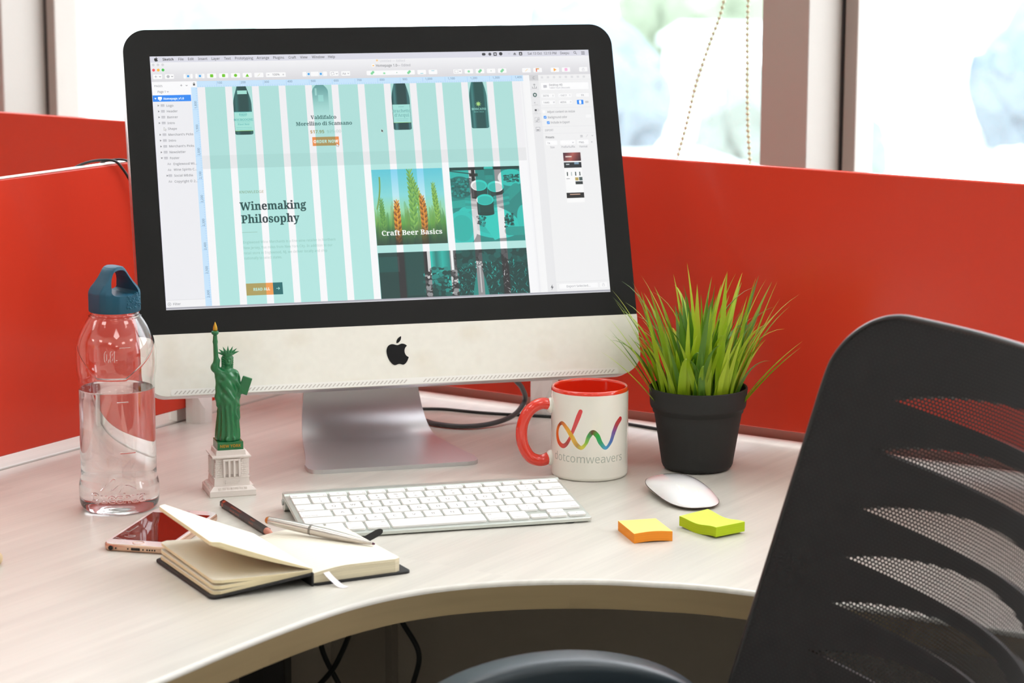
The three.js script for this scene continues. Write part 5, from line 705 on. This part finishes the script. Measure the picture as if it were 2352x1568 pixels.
// ---------------------------------------------------------------- notebook
{
  const t = thing('notebook', 'open black pocket notebook with cream ruled pages near the desk edge', 'notebook', -0.1759, D, -2.1591, 0.485);
  const cover = std('#1b1b1c', 0.6), paperEdge = std('#f0e7cf', 0.8, { map: dataTex(8, 128, (() => { const n = noise2(128, 4); return (x, y) => { const v = 205 + 50 * n(3.3, y * 128); return [v, v - 3, v - 12]; }; })(), true) });
  const ruled = canvas(256, 512, (c, w, h) => { c.fillStyle = '#f0ebdb'; c.fillRect(0, 0, w, h); c.fillStyle = '#d6d3cc'; for (let i = 0; i < 24; i++) c.fillRect(0, 14 + i * 21, w, 1.6); });
  const page = std('#ffffff', 0.8, { map: ruled, side: THREE.DoubleSide }), ZL = -0.138;
  const rc = (v, r) => { const L = 0.138, d = Math.min(v, 1 - v) * L; return d >= r ? 0 : r - Math.sqrt(Math.max(0, r * r - (r - d) * (r - d))); }; // rounded outer corners: how much narrower the row is
  // covers and spine
  const board = (w) => new THREE.ExtrudeGeometry(rrect(w, 0.143, 0.006), { depth: 0.0012, bevelEnabled: true, bevelSize: 0.0006, bevelThickness: 0.0006, bevelSegments: 2, curveSegments: 6, bevelOffset: -0.0006 }).rotateX(-Math.PI / 2).translate(w / 2, 0.0006, ZL / 2);
  part('cover', board(0.096), cover, t);
  part('cover', board(0.098).rotateY(Math.PI).translate(0, 0, ZL).rotateZ(0.100).translate(0.001, 0.0102, 0), cover, t);
  part('spine', rbox(0.0022, 0.0125, 0.143, 0.0008, -0.0006, 0.00635, ZL / 2), cover, t);
  // right page block, bulging near the spine
  const hR = (x) => { const u = x / 0.087; return 0.0024 + 0.0086 + 0.0042 * Math.sin(Math.min(1, u * 2.3) * Math.PI / 2) - 0.0016 * Math.max(0, u - 0.4); };
  const xr = (v) => 0.087 - rc(v, 0.006);
  part('page_block', merge([
    grid((u, v) => { const w = xr(v); return [u * w, 0.0024 + (hR(u * w) - 0.0024) * 0.995 - 0.0001, ZL + v * 0.138]; }, 30, 40),
    grid((u, v) => { const x = u * xr(1); return [x, hR(x) - v * (hR(x) - 0.0024), 0]; }, 30, 2, (u, v) => [u, v]), grid((u, v) => { const x = (1 - u) * xr(0); return [x, hR(x) - v * (hR(x) - 0.0024), ZL]; }, 30, 2),
    grid((u, v) => { const x = xr(1 - u); return [x, hR(x) - v * (hR(x) - 0.0024), ZL * u]; }, 60, 2)]), paperEdge, t);
  part('top_page', grid((u, v) => { const w = xr(v); return [u * w, hR(u * w) + 0.0001, ZL + v * 0.138]; }, 30, 40, (u, v) => [u, v]), page, t, 'ruled cream right page');
  part('page_leaf', grid((u, v) => { const w = xr(v) - 0.0006, x = u * w; return [x, hR(x) - 0.0022 + 0.0013 * u * (1 - u) * 4 * 0.2, ZL + v * 0.138 + 0.0004]; }, 30, 40), page, t);
  // left page bundles: wedges fanning out from the spine; lo and hi are their heights at the outer edge
  const bundle = (name, hOut0, hOut1, s0, s1, w, bow0, bow1, far, m, label) => {
    const yb = (u, v, k) => { const a = k ? s1 : s0, b = (k ? hOut1 : hOut0) + far * (1 - v); return a + (b - a) * u + (k ? bow1 : bow0) * Math.sin(u * Math.PI); };
    const X = (u, v) => -u * (w - rc(v, 0.007));
    const top = grid((u, v) => [X(u, v), yb(u, v, 1), ZL + v * 0.138], 30, 40, (u, v) => [u, v]), bot = grid((u, v) => [X(u, v), yb(u, v, 0), ZL + v * 0.138], 30, 40);
    const b = part(name, merge([bot, grid((u, v) => [X(u, 1), yb(u, 1, 1) + (yb(u, 1, 0) - yb(u, 1, 1)) * v, 0], 30, 1), grid((u, v) => [X(u, 0), yb(u, 0, 1) + (yb(u, 0, 0) - yb(u, 0, 1)) * v, ZL], 30, 1), grid((u, v) => [X(1, u), yb(1, u, 1) + (yb(1, u, 0) - yb(1, u, 1)) * v, ZL + u * 0.138], 60, 1)]), std('#efdfb6', 0.8, { side: THREE.DoubleSide }), t, label);  // cream page edges, made yellower with some shade put into the colour
    part('ruled_face', top, page, b);
  };
  bundle('page_bundle', 0.0034, 0.0066, 0.0122, 0.0132, 0.0935, 0.0, 0.0008, 0.0005, page);
  bundle('page_bundle', 0.0082, 0.0112, 0.0130, 0.0140, 0.0930, -0.0006, 0.0004, 0.0015, page);
  bundle('page_bundle', 0.0135, 0.0162, 0.0138, 0.0148, 0.0925, -0.0012, -0.0004, 0.0030, page, 'upper fanned pages at the left');
  bundle('page_bundle', 0.0470, 0.0505, 0.0146, 0.0158, 0.0935, -0.0020, -0.0004, 0.0030, page, 'lifted white pages standing up from the spine');
  // closing strap and bookmark
  const strap = grid((u, v) => { const e = v > 0.75 ? Math.sqrt(Math.max(0, 1 - ((v - 0.75) / 0.25) ** 2)) : 1, w = 0.0085 * (0.12 + 0.88 * e); const q = (u - 0.5) * w * 1.15; return [0.089 + v * 0.026 - q * 0.5, 0.0042 + 0.0085 * v + q * 0.72 + 0.0012, -0.0965 + q * 0.3 - v * 0.004]; }, 4, 30);
  part('closing_strap', strap, std('#1a1a1b', 0.7, { side: THREE.DoubleSide }), t, 'black elastic closing strap');
  const rib = [[0.0130, 0.0112, 0.0006], [0.0145, 0.0085, 0.0035], [0.0175, 0.0045, 0.0085], [0.0205, 0.0012, 0.0145], [0.0235, 0.0005, 0.0195]], rcv = new THREE.CatmullRomCurve3(rib.map((p) => V3(...p)));
  part('bookmark_ribbon', grid((u, v) => { const p = rcv.getPoint(v); return [p.x + (u - 0.5) * 0.0060, p.y + (u - 0.5) * 0.0006, p.z - (u - 0.5) * 0.0004]; }, 3, 30), phys({ color: '#f1ebf4', roughness: 0.35, sheen: 1, side: THREE.DoubleSide }), t, 'white satin bookmark ribbon');
}
// ---------------------------------------------------------------- pens
const between = (o, a, b) => { o.position.set(...a); o.quaternion.setFromUnitVectors(V3(0, 1, 0), V3(b[0] - a[0], b[1] - a[1], b[2] - a[2]).normalize()); };
{
  const t = thing('ballpoint_pen', 'brushed steel ballpoint pen lying across the open notebook', 'pen', 0, 0, 0);
  const tip = [-0.1251, D + 0.0168, -2.2398], tail = [-0.2303, D + 0.0252, -2.2949]; between(t, tip, tail);
  const L = Math.hypot(...tip.map((q, i) => q - tail[i])), steel = std('#c9c2bc', 0.26, { metalness: 1 });
  part('tip', lathe([[0, 0], [0.0006, 0], [0.0011, 0.0012], [0.0012, 0.003]], 24), std('#5a3a4a', 0.4, { metalness: 0.7 }), t);
  part('lower_barrel', lathe([[0.0011, 0.002], [0.0018, 0.006], [0.0030, 0.018], [0.0041, 0.034], [0.0047, 0.050], [0.0048, L * 0.565]], 40), steel, t);
  part('band', lathe([[0.0048, L * 0.565], [0.0046, L * 0.567], [0.0046, L * 0.573], [0.0050, L * 0.576], [0.0050, L * 0.584], [0.0048, L * 0.586]], 40), std('#8b8680', 0.3, { metalness: 1 }), t);
  part('upper_barrel', lathe([[0.0048, L * 0.586], [0.0046, L * 0.75], [0.0040, L * 0.9], [0.0036, L * 0.965]], 40), steel, t);
  part('end_cap', lathe([[0.0036, L * 0.965], [0.0036, L * 0.972], [0.0033, L * 0.985], [0.0026, L * 0.993], [0, L]], 32), phys({ color: '#c07a3a', roughness: 0.2, metalness: 0.5 }), t, 'copper coloured end cap');
}
{
  const t = thing('pencil', 'black hexagonal pencil with orange-brown print between statuette and notebook', 'pencil', 0, 0, 0);
  const a = [-0.2870, D + 0.0036, -2.4440], b = [-0.2235, D + 0.0036, -2.3166]; between(t, b, a);
  const L = Math.hypot(...a.map((q, i) => q - b[i])), R = 0.0042;
  const print = canvas(1024, 64, (c, w, h) => { c.fillStyle = '#242222'; c.fillRect(0, 0, w, h); c.fillStyle = '#a8451f'; c.font = 'bold 40px sans-serif'; c.fillText('Calm Honey', 560, 46); c.fillText('Clear', 240, 46); c.fillRect(950, 8, 40, 48); });
  const hexG = new THREE.CylinderGeometry(R, R, L - 0.022, 6, 1, true).translate(0, (L - 0.022) / 2 + 0.022, 0);
  { const p = hexG.attributes.position, u = hexG.attributes.uv; for (let i = 0; i < p.count; i++) u.setXY(i, (p.getY(i) - 0.022) / (L - 0.022), u.getX(i) * 6); }
  const flat = creased(hexG.toNonIndexed(), 0.3); part('barrel', flat.rotateY(Math.PI / 6), std('#ffffff', 0.35, { map: print }), t);
  part('end', new THREE.CylinderGeometry(R, R, 0.0008, 6).translate(0, L - 0.0002, 0).rotateY(Math.PI / 6), std('#2a2424', 0.5), t);
  part('wood_cone', lathe([[0.0011, 0.0045], [0.0036, 0.022]], 24), std('#c98a78', 0.7), t, 'reddish sharpened wood');
  part('lead', lathe([[0, 0], [0.0011, 0.0045]], 16), std('#2b2b2b', 0.5), t);
}
// ---------------------------------------------------------------- sticky note pads
const pad = (name, label, x, z, turn, w, d, h, bend, top, side) => {
  const t = thing(name, label, 'sticky notes', x, D, z, turn);
  const f = (u, v, y) => [(u - 0.5) * w, Math.max(y * h, 0) + bend(u, v), (v - 0.5) * d];
  const edge = std(side, 0.8, { map: dataTex(4, 64, (() => { const n = noise2(64, 12); return (xx, yy) => { const q = 232 + 23 * n(1.5, yy * 64); return [q, q, q]; }; })(), true) });
  const n = 16, S = [grid((u, v) => f(u, 1, 1 - v), n, 1), grid((u, v) => f(1, 1 - u, 1 - v), n, 1), grid((u, v) => f(1 - u, 0, 1 - v), n, 1), grid((u, v) => f(0, u, 1 - v), n, 1), grid((u, v) => f(u, 1 - v, 0), n, n)];
  part('sheet_edges', merge(S), edge, t); part('top_sheet', grid((u, v) => f(u, v, 1), n, n), std(top, 0.8), t);
};
pad('sticky_pad', 'square pad of orange sticky notes in front of the mouse', 0.1273, -2.3360, 0.2615, 0.038, 0.051, 0.0095, (u, v) => 0.0014 * Math.sin(u * Math.PI) * v, '#ffdf80', '#ff9a24');
pad('sticky_pad', 'pad of lime green sticky notes beside the chair', 0.1925, -2.3555, 0.6435, 0.0365, 0.0535, 0.0095, (u, v) => 0.0011 * (1 + Math.cos(v * 6.6)) + 0.0016 * u * (1 - v) ** 3, '#d2ee58', '#b6d000');
// small rounded eraser cut by the left edge of the picture
single('eraser', rbox(0.026, 0.0115, 0.014, 0.005, -0.4765, D + 0.0058, -2.2253, 5), std('#cdb48e', 0.6), 'small rounded beige eraser at the left picture edge', 'eraser');
// ---------------------------------------------------------------- cables
const cable = (pts, r, m, label) => single('cable', tube(pts.map(([x, y, z]) => [x, y, z]), r, 160, 14), m, label, 'cable');
const greyC = std('#4a4d4f', 0.45), blackC = std('#1c1f1f', 0.5);
cable([[-0.205, D + 0.16, -2.80], [-0.185, D + 0.08, -2.845], [-0.150, D + 0.012, -2.855], [-0.115, D + 0.0035, -2.845], [-0.1003, D + 0.0035, -2.8359], [-0.0873, D + 0.0035, -2.8196], [-0.0547, D + 0.0035, -2.806], [-0.0226, D + 0.0045, -2.818], [0.0048, D + 0.010, -2.848], [0.0148, D + 0.022, -2.862], [0.0121, D + 0.042, -2.832], [0.0025, D + 0.062, -2.79], [-0.012, D + 0.085, -2.755], [-0.03, D + 0.115, -2.735]], 0.0029, greyC, 'thick grey power cable looping behind the computer stand');
cable([[-0.15, D + 0.0018, -2.915], [-0.1079, D + 0.0018, -2.911], [-0.0823, D + 0.0018, -2.9095], [-0.0385, D + 0.0018, -2.891], [0.0022, D + 0.0018, -2.879], [0.0437, D + 0.0018, -2.869], [0.11, D + 0.0018, -2.845], [0.17, D + 0.0018, -2.80]], 0.0018, blackC, 'thin black cable lying flat on the desk behind the mug');
const RC = (a, y, b) => room(a, D + y, b);
cable([RC(-0.066, 0.2840, 0.47), RC(-0.036, 0.3020, 0.43), RC(-0.028, 0.3115, 0.405), RC(-0.022, 0.3138, 0.387), RC(-0.012, 0.3120, 0.372), RC(-0.0115, 0.3040, 0.362), RC(-0.0105, 0.2800, 0.345), RC(-0.0095, 0.2000, 0.32)], 0.0015, blackC, 'black cable hanging over the short red screen beside the computer');
cable([RC(-0.036, 0.2500, 0.36), RC(-0.029, 0.3080, 0.378), RC(-0.022, 0.3122, 0.366), RC(-0.0115, 0.3105, 0.352), RC(-0.011, 0.2900, 0.33), RC(-0.010, 0.2000, 0.30)], 0.0013, blackC, 'second thin black cable over the short red screen');
const under = (pts, label) => cable(pts.map((p) => RC(...p)), 0.0032, blackC, label);
under([[0.03, -0.03, 0.1], [0.040, -0.2, 0.1], [0.053, -0.284, 0.1], [0.085, -0.337, 0.1], [0.13, -0.45, 0.11], [0.14, -0.735, 0.14]].map((p) => [p[0] + 0.033, p[1], p[2] + 0.04]), 'left black cable of the crossing pair under the desk');
under([[0.14, -0.04, 0.1], [0.11, -0.2, 0.1], [0.072, -0.29, 0.1], [0.028, -0.347, 0.1], [0.012, -0.45, 0.11], [0.05, -0.734, 0.14]].map((p) => [p[0] + 0.05, p[1], p[2] + 0.06]), 'right black cable of the crossing pair under the desk');
under([[0.12, -0.03, 0.1], [0.155, -0.2, 0.1], [0.172, -0.242, 0.1], [0.198, -0.28, 0.1], [0.190, -0.318, 0.1], [0.15, -0.42, 0.1], [0.2, -0.735, 0.12]], 'single black cable bulging to the right under the desk');
// ---------------------------------------------------------------- chair
{
  const th = 1.3349, rec = 0.294, hw = 0.245, cc = 0.0731, aa = 0.0067;
  const Wv = V3(Math.cos(th), 0, Math.sin(th)), F = V3(-Math.sin(th), 0, Math.cos(th)), U = V3(0, Math.cos(rec), 0).addScaledVector(F, -Math.sin(rec)), Nn = V3(0, Math.sin(rec), 0).addScaledVector(F, Math.cos(rec));
  const P0 = V3(0.2264, D + 0.0942, -2.06);
  const S = (u, s, off) => { const p = P0.clone().addScaledVector(Wv, (u + 1) * hw).addScaledVector(U, s + aa * (1 - u * u)).addScaledVector(Nn, -cc * (1 - u * u) + off); return [p.x, p.y, p.z]; };
  const topS = (u) => { const a = Math.abs(u); let s = 0.180 + 0.012 * (1 - u * u); if (a > 0.77) { const q = (a - 0.77) / 0.23; s -= 0.060 * (1 - Math.sqrt(Math.max(0, 1 - q * q))); } return s; };
  const botS = -0.34;
  const t = thing('office_chair', 'black mesh-backed office chair turned sideways at the desk edge', 'chair', 0, 0, 0);
  const plastic = std('#26323a', 0.38), shellM = std('#262626', 0.6);  // bluish sky reflection put into the base colour of the black plastic
  // rear shell: bands between lens-shaped slots
  const sl = [-0.180, -0.140, -0.100, -0.057, -0.0175, 0.0243, 0.0745, 0.1175], thick = (u) => { const q = Math.abs(u) / 0.738; return q >= 1 ? 0 : 0.030 * Math.pow(1 - q * q, 0.85); };
  const lo = (k) => (u) => k < 0 ? botS : sl[k] + thick(u), hi = (k) => (u) => k >= sl.length ? topS(u) : sl[k];
  const shell = [];
  for (let k = 0; k <= sl.length; k++) {
    const a = lo(k - 1), b = hi(k), U0 = (u) => -1 + 2 * u;
    const face = (off, flip) => grid((u, v) => { const q = U0(flip ? 1 - u : u), s = a(q) + (Math.max(b(q), a(q)) - a(q)) * v; return S(q, Math.min(s, topS(q)), off); }, 96, 5);
    shell.push(face(-0.0012, false), face(-0.008, true));
    for (const [e, fl] of [[a, true], [b, false]]) shell.push(grid((u, v) => { const q = U0(fl ? 1 - u : u); return S(q, Math.min(Math.max(e(q), a(q)), topS(q)), -0.0012 - 0.0068 * v); }, 96, 1));
  }
  part('back_shell', merge(shell), shellM, t);
  // fabric in front of it: open weave
  const weave = (() => { const n = 16, px = 24; return canvas(n * px, n * px, (c, w, h) => { c.fillStyle = '#ffffff'; c.fillRect(0, 0, w, h); c.fillStyle = '#000000'; for (let j = 0; j < n; j++) for (let i = 0; i < n; i++) { c.beginPath(); c.ellipse((i + (j % 2 ? 0.75 : 0.25)) * px, (j + 0.5) * px, px * 0.28, px * 0.26, 0, 0, 7); c.fill(); } }, false); })();
  weave.repeat.set(1, 1);
  const fabric = std('#202021', 0.8, { alphaMap: weave, alphaTest: 0.5, side: THREE.DoubleSide });
  const cell = 16 * 0.0043, cellv = 16 * 0.0028;
  part('mesh_fabric', grid((u, v) => { const q = -1 + 2 * u, s = botS + (topS(q) - botS) * v; return S(q, s, -0.0005); }, 100, 120, (u, v) => { const q = -1 + 2 * u, s = botS + (topS(q) - botS) * v; return [q * hw / cell * 1.0, s / cellv]; }), fabric, t, 'black open mesh fabric');
  // rim along the outline
  const rp = []; for (let i = 0; i <= 14; i++) rp.push(S(-1, botS + (0.115 - botS) * i / 14, -0.003)); for (let i = 1; i < 60; i++) { const u = -1 + 2 * i / 60; const q = Math.sign(u) * (1 - Math.pow(1 - Math.abs(u), 1.6)); rp.push(S(q, topS(q), -0.003)); } for (let i = 14; i >= 0; i--) rp.push(S(1, botS + (0.115 - botS) * i / 14, -0.003));
  part('back_rim', tube(rp, 0.0030, 400, 10), std('#262627', 0.3), t);
  // armrests: bowed pads on posts, running forward from the back
  const armAt = (c0, name) => {
    const n = 40, w = 0.046, prof = (u) => { const q = (u - 0.5) * 2; return -2.0 * (q * 0.15) ** 2 - 0.02 * Math.pow(Math.abs(q), 6); };
    const Q = (u, k) => { const q = (u - 0.5) * 2, b = V3(c0[0], c0[1] + prof(u), c0[2]).addScaledVector(F, q * 0.15); const a = k * Math.PI * 2, ex = 0.55, cx = Math.sign(Math.cos(a)) * Math.abs(Math.cos(a)) ** ex, sy = Math.sign(Math.sin(a)) * Math.abs(Math.sin(a)) ** ex; const tap = Math.pow(Math.max(0, 1 - Math.pow(Math.abs(q), 8)), 0.5); b.addScaledVector(Wv, cx * w / 2 * tap); b.y += -0.0165 + sy * 0.0165 * tap; return [b.x, b.y, b.z]; };
    part('armrest', grid((u, v) => Q(v, 1 - u), 28, n), plastic, t);
    const pb = V3(...c0).addScaledVector(F, 0.0); part('arm_post', tube([[pb.x, pb.y - 0.03, pb.z], [pb.x, pb.y - 0.1, pb.z], [pb.x + Wv.x * c0[3], 0.44, pb.z + Wv.z * c0[3]]], 0.014, 30, 12), plastic, t);
  };
  armAt([0.038, D - 0.0150, -2.008, 0.05]);
  const nearA = V3(0.038, D - 0.015, -2.008).addScaledVector(Wv, 0.58); armAt([nearA.x, nearA.y, nearA.z, -0.05]);
  // seat, mechanism and base, below the picture
  const bc = P0.clone().addScaledVector(Wv, hw).addScaledVector(F, 0.24); const sx = bc.x, sz = bc.z;
  part('seat', rbox(0.46, 0.075, 0.48, 0.03, 0, 0, 0, 4).rotateY(Math.atan2(F.x, F.z)).translate(sx, 0.445, sz), M.blackSoft, t);
  const b0 = S(0, botS + 0.02, -0.012); part('back_support', tube([b0, [b0[0] - F.x * 0.01, 0.47, b0[2] - F.z * 0.01], [sx - F.x * 0.15, 0.40, sz - F.z * 0.15], [sx, 0.395, sz]], 0.022, 40, 12), plastic, t);
  part('gas_column', cyl(0.025, 0.028, 0.32, sx, 0.245, sz, 24), M.black, t);
  for (let k = 0; k < 5; k++) { const a = k * Math.PI * 2 / 5 + 0.3; part('base_leg', rbox(0.30, 0.03, 0.045, 0.01, 0.15, 0, 0).rotateY(a).translate(sx, 0.09, sz), M.black, t); part('caster', cyl(0.028, 0.028, 0.04, 0, 0, 0, 24).rotateX(Math.PI / 2).rotateY(a).translate(sx + 0.285 * Math.cos(a), 0.028, sz - 0.285 * Math.sin(a)), M.black, t); }
}
renderer.render(scene, camera);
